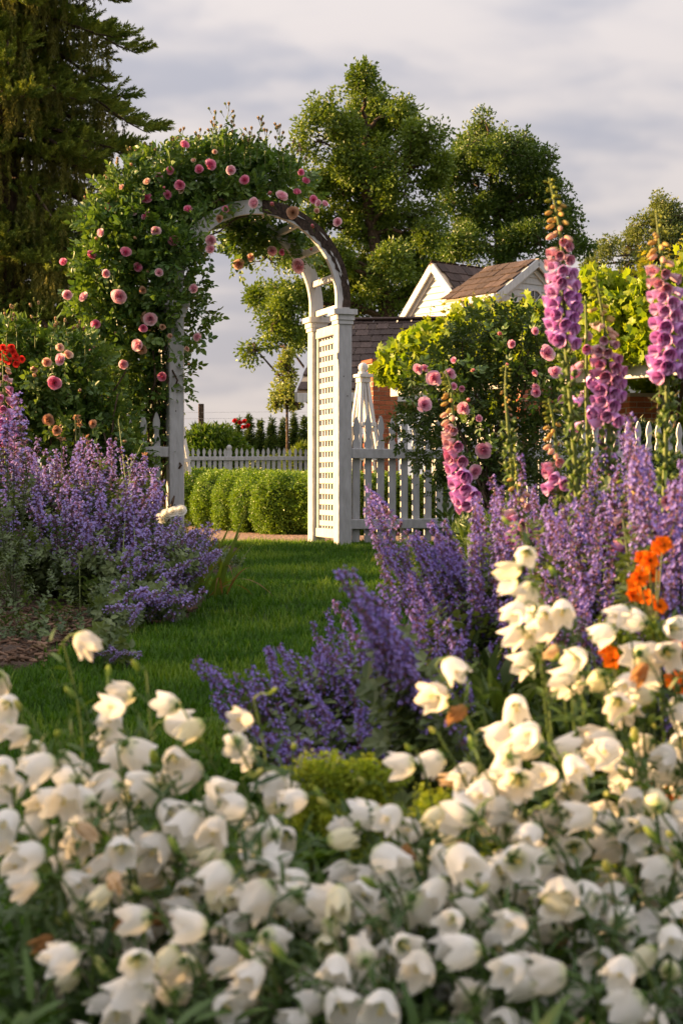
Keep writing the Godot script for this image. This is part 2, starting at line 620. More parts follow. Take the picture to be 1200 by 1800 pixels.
func land() -> void:
	var xs := [-420.0, -150.0, -60.0, -25.0, -12.0, -8.0]
	var zs := [-60.0, -20.0, -6.0, -2.0]
	for i in range(-12, 13):
		xs.append(i * 0.5)
	xs.append_array([8.0, 12.0, 25.0, 60.0, 150.0, 420.0])
	for i in range(0, 33):
		zs.append(i * 0.4)
	zs.append_array([16.0, 24.0, 40.0, 70.0, 120.0, 250.0, 480.0])
	var p := PackedVector3Array()
	for x in xs:
		for d in zs:
			p.append(Vector3(x, ground_y(d) - 0.012 + 0.01 * sin(x * 3.1 + d * 2.3) * (1.0 if absf(x) < 7 and d < 13 else 0.0), -d))
	var b := MB.new()
	b.grid(p, xs.size(), zs.size(), PackedColorArray([Color.WHITE]), false)
	ground_piece("ground", b.done(), M.turf)
	# flower-bed soil, left of the lawn and right of it, and the path behind the arbor
	ground_piece("flower_bed_soil", bumpy_bed(-3.6, 4.05, 10.4, -1.0), M.soil)
	ground_piece("flower_bed_soil", bumpy_bed(0.55, 2.3, 10.4, 1.0), M.soil)
	var path := PackedVector2Array([Vector2(-6, 11.4), Vector2(-1.5, 11.2), Vector2(0.2, 11.12), Vector2(3, 11.2), Vector2(6, 11.4), Vector2(6, 12.3), Vector2(1.2, 12.25), Vector2(-0.3, 12.7), Vector2(-0.9, 14.4), Vector2(-1.6, 17.5), Vector2(-2.6, 21), Vector2(-4.5, 21), Vector2(-3.2, 16), Vector2(-3.4, 13.4), Vector2(-6, 13)])
	ground_piece("path", sheet(path, 0.012), M.dirt)


func bed_edge(d: float) -> float:   # x of the left bed's edge
	return -0.6 - 0.3 * smoothstep(5.2, 4.1, d) - 0.06 * sin(d * 3.0) - 0.12 * smoothstep(8.0, 10.0, d)


func bumpy_bed(far_x: float, d0: float, d1: float, s: float) -> ArrayMesh:
	var b := MB.new()
	var p := PackedVector3Array()
	var f := FastNoiseLite.new()
	f.frequency = 3.0
	var nu := 26
	var nv := 44
	for i in nu:
		for j in nv:
			var fj := float(j) / (nv - 1)
			var d := lerpf(d0, d1, fj)
			var near_x := bed_edge(d) if s < 0 else 0.62 + 0.1 * sin(d * 2.0)
			var x := lerpf(near_x, far_x if s < 0 else 4.0, float(i) / (nu - 1))
			var edge := minf(minf(i, nu - 1 - i), minf(j, nv - 1 - j) * 2.0)
			p.append(Vector3(x, ground_y(d) + (-0.02 if edge < 0.5 else 0.02 + 0.02 * f.get_noise_2d(x, d)), -d))
	b.grid(p, nu, nv, PackedColorArray([Color.WHITE]), false)
	return b.done()


func lawn() -> void:
	var meshes := []
	for k in 3:
		var b := MB.new()
		for i in 15:
			var a := rf(0, TAU)
			var dir := Vector3(cos(a) * 0.42, 1, sin(a) * 0.42).normalized()
			var s := Vector3(-sin(a), 0, cos(a))
			var q := rf(0.7, 1.25)
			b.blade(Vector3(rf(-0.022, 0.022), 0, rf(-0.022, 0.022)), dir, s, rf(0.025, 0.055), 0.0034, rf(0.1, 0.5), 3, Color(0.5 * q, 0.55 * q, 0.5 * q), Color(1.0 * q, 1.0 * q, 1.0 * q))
		meshes.append(b.done())
	var patch := FastNoiseLite.new()
	patch.frequency = 1.1
	patch.seed = 4
	var xfs := [[], [], []]
	var made := 0
	while made < 38000:
		var d := 1.2 + 10.1 * sqrt(rf(0, 1)) if rng.randf() < 0.6 else rf(1.2, 5.0)
		var x := rf(-0.27, 0.2) * (d + 0.6)
		made += 1
		if d > 4.05 and d < 10.35 and x < bed_edge(d) + 0.02 * sin(x * 40):
			continue
		if d > 11.1 + 0.08 * sin(x * 7.0) or (d > 10.4 and absf(x - 0.02) < 0.06):
			continue
		var s := rf(0.8, 1.35) * (1.25 if d > 9.6 else 1.0)
		var pick := patch.get_noise_2d(x, d) + rf(-0.22, 0.22)
		xfs[1 if pick < -0.13 else (2 if pick > 0.16 else 0)].append(Transform3D(Basis(Vector3.UP, rf(0, TAU)).scaled(Vector3(s, s * rf(0.8, 1.2), s)), Vector3(x, ground_y(d) - 0.008, -d)))
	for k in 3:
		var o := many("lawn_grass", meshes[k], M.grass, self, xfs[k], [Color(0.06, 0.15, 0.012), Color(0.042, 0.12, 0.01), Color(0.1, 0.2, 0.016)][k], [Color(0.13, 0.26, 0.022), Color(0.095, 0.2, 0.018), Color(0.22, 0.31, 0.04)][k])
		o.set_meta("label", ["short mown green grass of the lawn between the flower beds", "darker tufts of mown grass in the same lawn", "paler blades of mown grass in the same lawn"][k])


# ---------------------------------------------------------------- trees far off
func leafy_tree(called: String, label: String, at: Vector3, lobes: Array, d: float, trunk: Array, leaf_mesh: Array, c0: Color, c1: Color, dens: float, depth: float, r0: float) -> void:
	var t := thing(called, label, "tree", at)
	var b := MB.new()
	var pts := []
	for q in trunk:
		pts.append(P(q[0], q[1], d))
	var radii := []
	for i in pts.size():
		radii.append(r0 * (1.0 - 0.62 * i / (pts.size() - 1)))
	b.tube(pts, radii, 10, Color(1, 1, 1))
	var xfs := [[], []]
	var gaps := FastNoiseLite.new()
	gaps.frequency = 0.5 if d > 50.0 else 1.6
	gaps.fractal_octaves = 2
	for q in lobes:
		var r: float = q[2] / FOCAL * d
		var dz := rf(-depth * 0.6, depth)
		var c := P(q[0], q[1], d) + Vector3(0, 0, dz)
		var from: Vector3 = pts[0]
		var best := 1e9
		for k in pts.size():
			var score: float = pts[k].distance_to(c) + (4.0 if pts[k].y > c.y + 0.3 else 0.0)
			if score < best:
				best = score
				from = pts[k]
		limb(b, from, c, r0 * 0.3, 0.03, 0.15, 0.25, 5, Color(1, 1, 1))
		for k in 5:
			limb(b, c + rdir() * r * 0.2, c + rdir() * r * 0.95, 0.035, 0.012, 0.0, 0.1, 4, Color(1, 1, 1))
		var subs := [[c, r * 0.72, 1.0]]
		for k in 7:
			var dd := rdir()
			dd.z *= 0.8
			subs.append([c + dd * r * 0.72, r * rf(0.26, 0.46), 1.0])
		for s in subs:
			var rr: float = s[1]
			var cnt := int(dens * rr * rr) + 2
			for k in cnt:
				var dd := rdir()
				var o: Vector3 = s[0] + dd * rr * sqrt(rf(0.25, 1.0)) * Vector3(1, 0.85, 1)
				if gaps.get_noise_3d(o.x, o.y, o.z) < -0.24 + rf(-0.1, 0.1):
					continue
				xfs[k % 2].append(Transform3D(aim(dd + Vector3.UP * 0.4, rf(0, TAU)).scaled_local(Vector3.ONE * rf(0.7, 1.15)), o))
	part("trunk", b.done(), M.bark, t)
	for k in 2:
		many("crown", leaf_mesh[k], M.leaf, t, xfs[k], c0, c1)


func trees() -> void:
	var oak := [clump(52, 0.46, 0.16, 0.105, false), clump(46, 0.44, 0.17, 0.11, false)]
	var l1 := [[650, 190, 52], [595, 220, 52], [705, 210, 48], [745, 262, 36], [560, 262, 38], [640, 285, 60], [705, 305, 56], [590, 330, 56], [548, 330, 26], [655, 380, 60], [730, 375, 44], [600, 400, 48], [548, 400, 30], [520, 440, 34], [575, 465, 46], [478, 470, 34], [462, 515, 26], [510, 530, 42], [485, 590, 40], [455, 622, 22], [535, 590, 30], [570, 540, 40], [645, 462, 46], [728, 452, 44], [618, 530, 40], [706, 520, 34], [760, 330, 24], [752, 420, 26], [770, 300, 14], [640, 165, 24], [745, 505, 40], [690, 470, 44], [665, 520, 44], [680, 400, 40], [690, 340, 40], [650, 300, 44], [610, 470, 40], [640, 245, 44], [662, 268, 36], [615, 300, 36]]
	leafy_tree("oak_tree", "tall full-crowned green oak, the largest tree, behind the rose arch", foot(680, 55), l1, 55.0, [[684, 870], [680, 560], [672, 490], [655, 410], [640, 320], [642, 230]], oak, Color(0.085, 0.15, 0.018), Color(0.21, 0.29, 0.035), 40.0, 2.2, 0.36)
	var l2 := [[842, 232, 40], [822, 270, 30], [878, 280, 50], [830, 320, 32], [930, 285, 34], [900, 330, 46], [946, 335, 30], [866, 365, 48], [918, 388, 44], [820, 395, 36], [968, 402, 26], [1004, 405, 24], [938, 440, 42], [876, 440, 46], [810, 445, 38], [1020, 430, 16], [985, 445, 26], [850, 212, 18], [780, 440, 28], [955, 290, 14], [798, 300, 26], [790, 350, 30], [962, 335, 30], [985, 372, 24], [925, 255, 20], [800, 425, 36], [900, 262, 26], [856, 258, 34], [836, 274, 30], [868, 240, 26]]
	leafy_tree("oak_tree", "rounded dark green oak between the tallest oak and the foxglove", foot(880, 62), l2, 62.0, [[884, 860], [884, 520], [880, 450], [872, 380], [862, 300]], oak, Color(0.06, 0.12, 0.018), Color(0.14, 0.21, 0.03), 32.0, 2.0, 0.33)
	var l3 := [[1160, 385, 40], [1200, 380, 46], [1110, 425, 34], [1150, 435, 44], [1068, 448, 28], [1098, 462, 30], [1240, 400, 60], [1200, 450, 50], [1125, 395, 24], [1045, 462, 18], [1170, 355, 18]]
	leafy_tree("oak_tree", "broad olive-green oak behind the long roof at the right edge", foot(1180, 80), l3, 80.0, [[1180, 860], [1180, 520], [1178, 460], [1172, 400]], oak, Color(0.1, 0.14, 0.03), Color(0.2, 0.24, 0.06), 22.0, 2.5, 0.5)
	# young lawn tree
	var young := [clump(16, 0.22, 0.13, 0.085, false), clump(14, 0.2, 0.13, 0.085, false)]
	var l4 := [[505, 690, 20], [488, 690, 14], [520, 690, 15], [500, 665, 16], [512, 660, 12], [498, 642, 11], [506, 626, 8], [524, 712, 11], [486, 712, 8], [510, 708, 12]]
	leafy_tree("young_tree", "slender young tree with yellow-green leaves between arch and pavilion", foot(505, 42), l4, 42.0, [[505, 840], [505, 760], [504, 700], [502, 650], [503, 620]], young, Color(0.18, 0.24, 0.04), Color(0.34, 0.38, 0.08), 50.0, 0.3, 0.05)
	conifers()
	spruce()


func conifers() -> void:
	var cone := MB.new()
	var p := PackedVector3Array()
	for i in 12:
		for j in 8:
			var f := j / 7.0
			var a := TAU * i / 12
			var r := 0.86 * pow(sin(minf(f + 0.12, 1.0) * PI), 0.7) * (1.0 - f * 0.72) * (1.0 + 0.12 * sin(a * 4 + f * 9))
			p.append(Vector3(cos(a) * r * 0.5, f * 0.97, sin(a) * r * 0.5))
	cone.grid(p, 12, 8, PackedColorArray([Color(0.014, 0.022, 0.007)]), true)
	var body := cone.done()
	var spray := clump(12, 0.1, 0.16, 0.05, false)
	var x := 322.0
	var k := 0
	var words := ["shortest", "thin-topped", "broad", "leaning", "dense", "ragged"]
	while x < 640.0:
		var d := 62.0 + 1.2 * sin(k * 2.1)
		var top: float = 744 - 22 * smoothstep(340, 470, x) + rf(-7, 9)
		var g := foot(x, d)
		var h := P(x, top, d).y - g.y
		var w := rf(0.8, 0.98)
		var t := thing("arborvitae", "conical arborvitae number %d from the white left post in the dark row" % (k + 1), "arborvitae", g, "row of arborvitae beyond the far picket fence")
		t.set_meta("label", "%s dark green arborvitae, %s in the row beyond the far fence" % [words[k % 6], ["first from the left", "second from the left", "third from the left", "fourth from the left", "fifth from the left", "sixth from the left", "seventh from the left", "eighth from the left", "ninth from the left", "tenth from the left", "eleventh from the left", "twelfth from the left", "thirteenth from the left", "fourteenth from the left", "fifteenth from the left", "sixteenth from the left", "seventeenth from the left", "eighteenth from the left"][mini(k, 17)]])
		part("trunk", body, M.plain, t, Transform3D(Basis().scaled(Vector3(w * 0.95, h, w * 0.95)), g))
		var xfs := []
		for i in 620:
			var f := 1.0 - sqrt(1.0 - rng.randf() * 0.995)
			var a := rf(0, TAU)
			var r := 0.86 * pow(sin(minf(f + 0.12, 1.0) * PI), 0.7) * (1.0 - f * 0.72) * 0.5 * w * rf(0.85, 1.12)
			xfs.append(Transform3D(aim(Vector3(cos(a) * 0.4, 1, sin(a) * 0.4), rf(0, TAU)).scaled_local(Vector3.ONE * rf(0.7, 1.2)), g + Vector3(cos(a) * r, f * h, sin(a) * r)))
		many("foliage", spray, M.needle, t, xfs, Color(0.045, 0.085, 0.016), Color(0.12, 0.17, 0.03))
		x += rf(17, 21)
		k += 1


func spruce() -> void:
	rng.seed = 101
	var d := 30.0
	var g := foot(18, d)
	var t := thing("spruce_tree", "huge dark spruce with drooping branchlets at the left edge", "tree", g)
	var b := MB.new()
	var top := P(12, -760, d)
	var base := g
	b.tube([base, P(18, 560, d), P(14, 330, d), P(12, 0, d), top], [0.34, 0.31, 0.27, 0.2, 0.03], 12, Color.WHITE)
	part("trunk", b.done(), M.bark, t)
	# sprays: a short upper spray and a long hanging one
	var tuft := MB.new()
	for i in 70:
		var f := rf(0, 1)
		var o := Vector3(0, f * 0.42, -0.05 * f * f)
		var a := rf(0, TAU)
		var dir := Vector3(cos(a), 1.0, sin(a) * 0.6).normalized()
		tuft.leaf(o, dir, dir.cross(rdir()).normalized(), rf(0.06, 0.13) * (1.1 - 0.4 * f), 0.024, Color(1, 1, 1) * rf(0.7, 1.25))
	var hang := MB.new()
	for i in 90:
		var f := rf(0, 1)
		var o := Vector3(0.03 * sin(f * 7), -f * 0.95, 0.03 * cos(f * 5))
		var a := rf(0, TAU)
		var dir := Vector3(cos(a) * 0.7, -1.0, sin(a) * 0.7).normalized()
		hang.leaf(o, dir, dir.cross(rdir()).normalized(), rf(0.06, 0.14) * (1.15 - 0.5 * f), 0.022, Color(1, 1, 1) * rf(0.65, 1.2))
	var tm := tuft.done()
	var hm := hang.done()
	var up := []
	var down := []
	var lb := MB.new()
	var axis_x := P(14, 300, d).x
	var y := P(0, 690, d).y
	var turn := 0.3
	while y < P(0, -260, d).y:
		var f := clampf((y - P(0, 690, d).y) / (P(0, -260, d).y - P(0, 690, d).y), 0, 1)
		for k in 5:
			turn += 2.4 + rf(-0.3, 0.3)
			var l := lerpf(3.4, 2.55, f) * rf(0.66, 1.1)
			var yy := y + rf(-0.3, 0.3)
			var dr := rf(0.8, 1.25)
			var out := Vector3(cos(turn), 0, sin(turn) * 0.9)
			var pts := []
			for i in 9:
				var q := i / 8.0
				pts.append(Vector3(axis_x, yy, -d) + out * l * q + Vector3.UP * l * (0.2 * q - 0.86 * dr * q * q + 0.36 * pow(q, 4)))
			lb.tube(pts, [0.07, 0.06, 0.055, 0.045, 0.038, 0.03, 0.024, 0.018, 0.01], 5, Color.WHITE)
			var n := int(l * 23)
			for i in n:
				var q := rf(0.16, 1.0)
				var s := q * 8.0
				var i0 := mini(int(s), 7)
				var o: Vector3 = pts[i0].lerp(pts[i0 + 1], s - i0)
				var side := out.cross(Vector3.UP) * rf(-1, 1) * (0.5 * sin(q * PI) + 0.12)
				up.append(Transform3D(aim(out * rf(0.7, 1.2) + side * 1.6 + Vector3.UP * rf(0.0, 0.5), rf(0, TAU)).scaled_local(Vector3.ONE * rf(0.7, 1.2)), o + side * 0.75))
				if q < 0.8 and rng.randf() < 0.62:
					down.append(Transform3D(aim(Vector3(rf(-0.15, 0.15), 1, rf(-0.15, 0.15)), rf(0, TAU)).scaled_local(Vector3.ONE * rf(0.45, 1.1) * (0.45 + 0.6 * sin(q * PI))), o + side * 0.8))
		y += 0.34
	part("branches", lb.done(), M.bark, t)
	many("foliage", tm, M.needle, t, up, Color(0.11, 0.17, 0.035), Color(0.32, 0.36, 0.06))
	many("hanging_foliage", hm, M.needle, t, down, Color(0.1, 0.12, 0.03), Color(0.28, 0.26, 0.055))


# ---------------------------------------------------------------- buildings
func shingles(parent: Node3D, o: Vector3, along: Vector3, up_slope: Vector3, len_a: float, len_s: float, expo: float, w: float, inside: PackedVector2Array) -> void:
	var nrm := along.cross(up_slope).normalized()
	if nrm.y < 0:
		nrm = -nrm
	if not S.has("shingle"):
		S.shingle = []
		for k in 3:
			var b := MB.new()
			var ww: float = [0.96, 0.9, 0.98][k]
			var lo: float = [0.0, -0.03, 0.02][k]
			var p := [Vector3(-ww / 2, lo, 0), Vector3(ww / 2, lo + 0.02 * (k - 1), 0), Vector3(ww / 2, 1.12, 0), Vector3(-ww / 2, 1.12, 0)]
			var h := Vector3(0, 0, 1)
			b.quad(p[0] + h, p[1] + h, p[2] + h * 0.25, p[3] + h * 0.25, Color.WHITE)
			b.quad(p[0], p[1], p[1] + h, p[0] + h, Color.WHITE)
			b.quad(p[1], p[2], p[2] + h * 0.25, p[1] + h, Color.WHITE)
			b.quad(p[3], p[0], p[0] + h, p[3] + h * 0.25, Color.WHITE)
			S.shingle.append(b.done())
	var row := 0
	var s := 0.0
	while s < len_s - expo * 0.4:
		var a := (0.5 if row % 2 else 0.0) * w + rf(-0.1, 0.1) * w
		while a < len_a:
			var ww := w * rf(0.75, 1.25)
			var mid := Vector2(a + ww / 2, s + expo * 0.5)
			if a + ww * 0.5 < len_a and a > -0.01 and (inside.is_empty() or Geometry2D.is_point_in_polygon(mid, inside)):
				var q := o + along * mid.x + up_slope * s + nrm * 0.028
				part("shingle", S.shingle[rng.randi() % 3], M.shingle[rng.randi() % 4], parent, Transform3D(Basis(along * ww, up_slope * expo, nrm * rf(0.018, 0.032)), q))
			a += ww
		s += expo
		row += 1


func slab(a: Vector3, b: Vector3, c: Vector3, d: Vector3, thick: float) -> ArrayMesh:   # flat four-sided slab, thickness downwards
	var m := MB.new()
	var n := (b - a).cross(d - a).normalized() * thick
	if n.y > 0:
		n = -n
	m.quad(a, b, c, d, Color.WHITE)
	m.quad(a + n, b + n, c + n, d + n, Color.WHITE)
	m.quad(a, b, b + n, a + n, Color.WHITE)
	m.quad(b, c, c + n, b + n, Color.WHITE)
	m.quad(c, d, d + n, c + n, Color.WHITE)
	m.quad(d, a, a + n, d + n, Color.WHITE)
	return m.done()


func brick_pier(t: Node3D, at: Vector3, w: float, h: float, turn: float, all_faces: bool) -> void:
	var ba := Basis(Vector3.UP, turn)
	var core := MB.new()
	core.bar(at, at + Vector3.UP * h, ba.x, w - 0.016, w - 0.016, 0.003, Color.WHITE)
	part("mortar_core", core.done(), M.mortar, t)
	if not S.has("brick"):
		var b := MB.new()
		b.bar(Vector3(0, 0, -0.5), Vector3(0, 0, 0.5), Vector3.RIGHT, 1, 1, 0.05, Color.WHITE)
		S.brick = b.done()
	var courses := int(h / 0.075)
	var bl := w / 2 - 0.005
	for i in courses:
		var y := 0.0375 + i * 0.075
		var spots := []
		for s in [-1.0, 1.0]:
			if i % 2:
				spots.append([Vector3(s * w / 4, y, w / 2 - 0.05), true])
				spots.append([Vector3(s * (w / 2 - 0.05), y, -0.05), false])
			else:
				spots.append([Vector3(s * (w / 2 - 0.05), y, w / 4), false])
				spots.append([Vector3(s * (w / 2 - 0.05), y, -w / 4), false])
		if i % 2 == 0:
			spots.append([Vector3(0, y, w / 2 - 0.05), true])
		for q in spots:
			var b2: Basis = ba * (Basis().scaled(Vector3(bl * (0.98 if i % 2 or not q[1] else 0.96), 0.064, 0.1)) if q[1] else Basis(Vector3.UP, PI / 2).scaled(Vector3(1, 1, 1)) * Basis().scaled(Vector3(bl, 0.064, 0.1)))
			part("brick", S.brick, M.brick[rng.randi() % 3], t, Transform3D(b2, at + ba * q[0] + Vector3(rf(-0.002, 0.002), 0, rf(-0.002, 0.002))))


func pavilion() -> void:
	var g := foot(640, 28)
	var t := thing("garden_pavilion", "low garden pavilion with brown shingle roof and brick pier behind the arbor", "pavilion", g)
	var rl := P(570, 568, 30.0)                       # left end of the ridge
	var ax := Vector3(0.991, 0, 0.131)                # along the ridge
	var dn := Vector3(-0.131, 0, 0.991) * 3.5 + Vector3.DOWN * 1.66
	var e := rl + dn
	var up := (rl - e).normalized()
	var l := 5.6
	part("roof_deck", slab(e, e + ax * l, rl + ax * l, rl, 0.07), M.soffit, t)
	var back := Vector3(0.131, 0, -0.991) * 3.5 + Vector3.DOWN * 1.66
	part("roof_deck", slab(rl + back, rl + back + ax * l, rl + ax * l + back * 0.004, rl + back * 0.004, 0.07), M.soffit, t)
	shingles(t, e, ax, up, l, dn.length(), 0.37, 0.24, PackedVector2Array())
	var cap := MB.new()
	cap.bar(rl + Vector3(0, 0.07, 0) - ax * 0.02, rl + ax * l + Vector3(0, 0.07, 0), Vector3.UP, 0.05, 0.22, 0.02, Color.WHITE)
	part("ridge_cap", cap.done(), M.shingle[2], t)
	for s in [dn, back]:
		var rake := MB.new()
		rake.bar(rl - ax * 0.03 + Vector3.DOWN * 0.1, rl - ax * 0.03 + s + Vector3.DOWN * 0.1, ax, 0.05, 0.2, 0.006, Color.WHITE)
		part("rake_board", rake.done(), M.paint, t)
	var fas := MB.new()
	fas.bar(e + Vector3.DOWN * 0.12 + Vector3(0, 0, 0.03), e + ax * l + Vector3.DOWN * 0.12 + Vector3(0, 0, 0.03), Vector3.UP, 0.17, 0.05, 0.006, Color.WHITE)
	part("fascia", fas.done(), M.paint, t)
	for k in 3:   # purlin ends under the left eave
		var f: float = [0.12, 0.5, 0.88][k]
		var q := rl + dn * f + Vector3.DOWN * 0.2
		var bb := MB.new()
		bb.bar(q - ax * 0.02, q + ax * 1.2, Vector3.UP, 0.16, 0.1, 0.01, Color.WHITE)
		part("purlin", bb.done(), M.soffit, t)
	var beam := MB.new()
	var be := e + ax * 0.7 - dn * 0.12 + Vector3.DOWN * 0.3
	beam.bar(be, be + ax * (l - 0.8), Vector3.UP, 0.2, 0.16, 0.01, Color.WHITE)
	part("eave_beam", beam.done(), M.paint, t)
	brick_pier(t, foot(668, 23.0) + Vector3(0, 0, 0), 0.43, P(668, 640, 23.0).y, 0.35, false)
	var cs := MB.new()
	var pc := foot(668, 23.0)
	pc.y = P(668, 640, 23.0).y
	cs.bar(pc, pc + Vector3.UP * 0.06, Basis(Vector3.UP, 0.35).x, 0.48, 0.48, 0.01, Color.WHITE)
	part("pier_cap", cs.done(), M.brick[0], t)


func gable_wing(t: Node3D, apex: Vector3, back: Vector3, across: Vector3, half_l: float, half_r: float, pitch: float, depth: float, over: float, window: bool) -> void:
	# siding board by board on the gable face, wall below, two roof planes, trim
	var out := -back
	var rows := 14
	var bh := 0.15
	for k in rows:
		var y0 := 0.1 + k * bh
		var hw0 := y0 / tan(pitch)
		var hw1 := (y0 + bh) / tan(pitch)
		if hw1 > maxf(half_l, half_r) + 0.4:
			break
		var b := MB.new()
		var a1 := apex + Vector3.DOWN * y0
		var a2 := apex + Vector3.DOWN * (y0 + bh * 1.04)
		var o1 := out * 0.0
		var o2 := out * 0.03
		var l0 := minf(hw0, half_l)
		var l1 := minf(hw1, half_l)
		var r0 := minf(hw0, half_r)
		var r1 := minf(hw1, half_r)
		b.quad(a1 - across * l0 + o1, a1 + across * r0 + o1, a2 + across * r1 + o2, a2 - across * l1 + o2, Color.WHITE)
		b.quad(a2 - across * l1, a2 + across * r1, a2 + across * r1 + o2, a2 - across * l1 + o2, Color.WHITE)
		part("clapboard", b.done(), M.paint, t)
	for s in [-1.0, 1.0]:
		var half: float = half_l if s < 0 else half_r
		var run: Vector3 = across * s * (half + 0.12)
		var fall := Vector3.DOWN * (half + 0.12) * tan(pitch)
		var rk := MB.new()
		rk.bar(apex + out * over * 0.9 + Vector3.DOWN * 0.09, apex + run + fall + out * over * 0.9 + Vector3.DOWN * 0.09, out, 0.05, 0.17, 0.008, Color.WHITE)
		part("rake_board", rk.done(), M.paint, t)
		var fr := MB.new()
		fr.bar(apex + out * 0.05 + Vector3.DOWN * 0.24, apex + run + fall + out * 0.05 + Vector3.DOWN * 0.24, out, 0.04, 0.1, 0.006, Color.WHITE)
		part("frieze_board", fr.done(), M.paint, t)
		var e: Vector3 = apex + run + fall + out * over
		var top := apex + out * over
		part("roof_deck", slab(e, e + back * depth, top + back * depth, top, 0.06), M.soffit, t)
		shingles(t, e, back, (top - e).normalized(), depth, (top - e).length(), 0.3, 0.26, PackedVector2Array())
	if window:
		var c := apex + Vector3.DOWN * 0.98 + out * 0.045
		var gl := MB.new()
		var fr2 := MB.new()
		var prev := Vector3.ZERO
		for i in 13:
			var a := PI * i / 12
			var q := c + across * cos(a) * 0.3 + Vector3.UP * sin(a) * 0.3
			if i > 0:
				gl.tri(c, prev, q, Color.WHITE)
				fr2.bar(prev + out * 0.01, q + out * 0.01, out, 0.05, 0.05, 0.004, Color.WHITE)
			prev = q
		var w := part("arched_window", fr2.done(), M.paint, t)
		part("pane", gl.done(), M.glass, w)
		var mu := MB.new()
		for i in [1, 2, 3]:
			var a: float = PI * i / 4
			mu.bar(c + out * 0.015, c + out * 0.015 + across * cos(a) * 0.3 + Vector3.UP * sin(a) * 0.3, out, 0.02, 0.018, 0.002, Color.WHITE)
		mu.bar(c - across * 0.32 + out * 0.015, c + across * 0.32 + out * 0.015, out, 0.06, 0.05, 0.004, Color.WHITE)
		part("muntin", mu.done(), M.paint, w)


func house() -> void:
	var g := foot(860, 35)
	var t := thing("farmhouse", "white clapboard house with brown shingle gables behind the vine", "house", g)
	var n1 := Vector3(0.77, 0, -0.64)
	var n2 := Vector3(-0.64, 0, -0.77)
	gable_wing(t, P(765, 463, 34.0), n1, Vector3(0.64, 0, 0.77), 1.3, 1.55, deg_to_rad(47), 2.6, 0.14, false)
	gable_wing(t, P(935, 456, 32.0), n2, Vector3(0.77, 0, -0.64), 1.2, 1.2, deg_to_rad(34), 1.65, 0.2, true)
	# boxed eave of the second gable
	var a := P(935, 456, 32.0)
	var ev := a - Vector3(0.77, 0, -0.64) * 1.33 + Vector3.DOWN * 0.98 - n2 * 0.2
	var bx := MB.new()
	bx.bar(ev, ev + n2 * 0.9, Vector3.UP, 0.16, 0.22, 0.012, Color.WHITE)
	part("boxed_eave", bx.done(), M.paint, t)
	# walls under the roofs
	var wl := MB.new()
	var c := P(860, 800, 35.3)
	wl.bar(Vector3(c.x, 0, c.z), Vector3(c.x, 4.15, c.z), n1, 2.3, 2.3, 0.01, Color.WHITE)
	part("wall", wl.done(), M.paint, t)
	# long rear roof
	var q0 := P(985, 487, 39.0)
	var q1 := P(1240, 487, 39.0)
	var fall := Vector3(0, -1.5, 2.2)
	part("roof_deck", slab(q0 + fall, q1 + fall, q1, q0, 0.08), M.soffit, t)
	part("roof_deck", slab(q0 + fall * Vector3(1, 1, -1), q1 + fall * Vector3(1, 1, -1), q1 + Vector3(0, 0, -0.005), q0 + Vector3(0, 0, -0.005), 0.08), M.soffit, t)
	shingles(t, q0 + fall, Vector3.RIGHT, (-fall).normalized(), q1.x - q0.x, fall.length(), 0.34, 0.34, PackedVector2Array())
	var rc := MB.new()
	rc.bar(q0 + Vector3(0, 0.07, 0), q1 + Vector3(0, 0.07, 0), Vector3.UP, 0.06, 0.24, 0.02, Color.WHITE)
	part("ridge_cap", rc.done(), M.shingle[0], t)
	var w2 := MB.new()
	w2.bar(Vector3(q0.x + 0.3, 0, -39), Vector3(q0.x + 0.3, q0.y - 0.7, -39), Vector3.RIGHT, 0.2, 2.4, 0.01, Color.WHITE)
	w2.bar(Vector3(q0.x + 0.45, q0.y / 2 - 0.4, -38), Vector3(q1.x, q0.y / 2 - 0.4, -38), Vector3.UP, q0.y - 0.9, 0.2, 0.01, Color.WHITE)
	part("wall", w2.done(), M.paint, t)


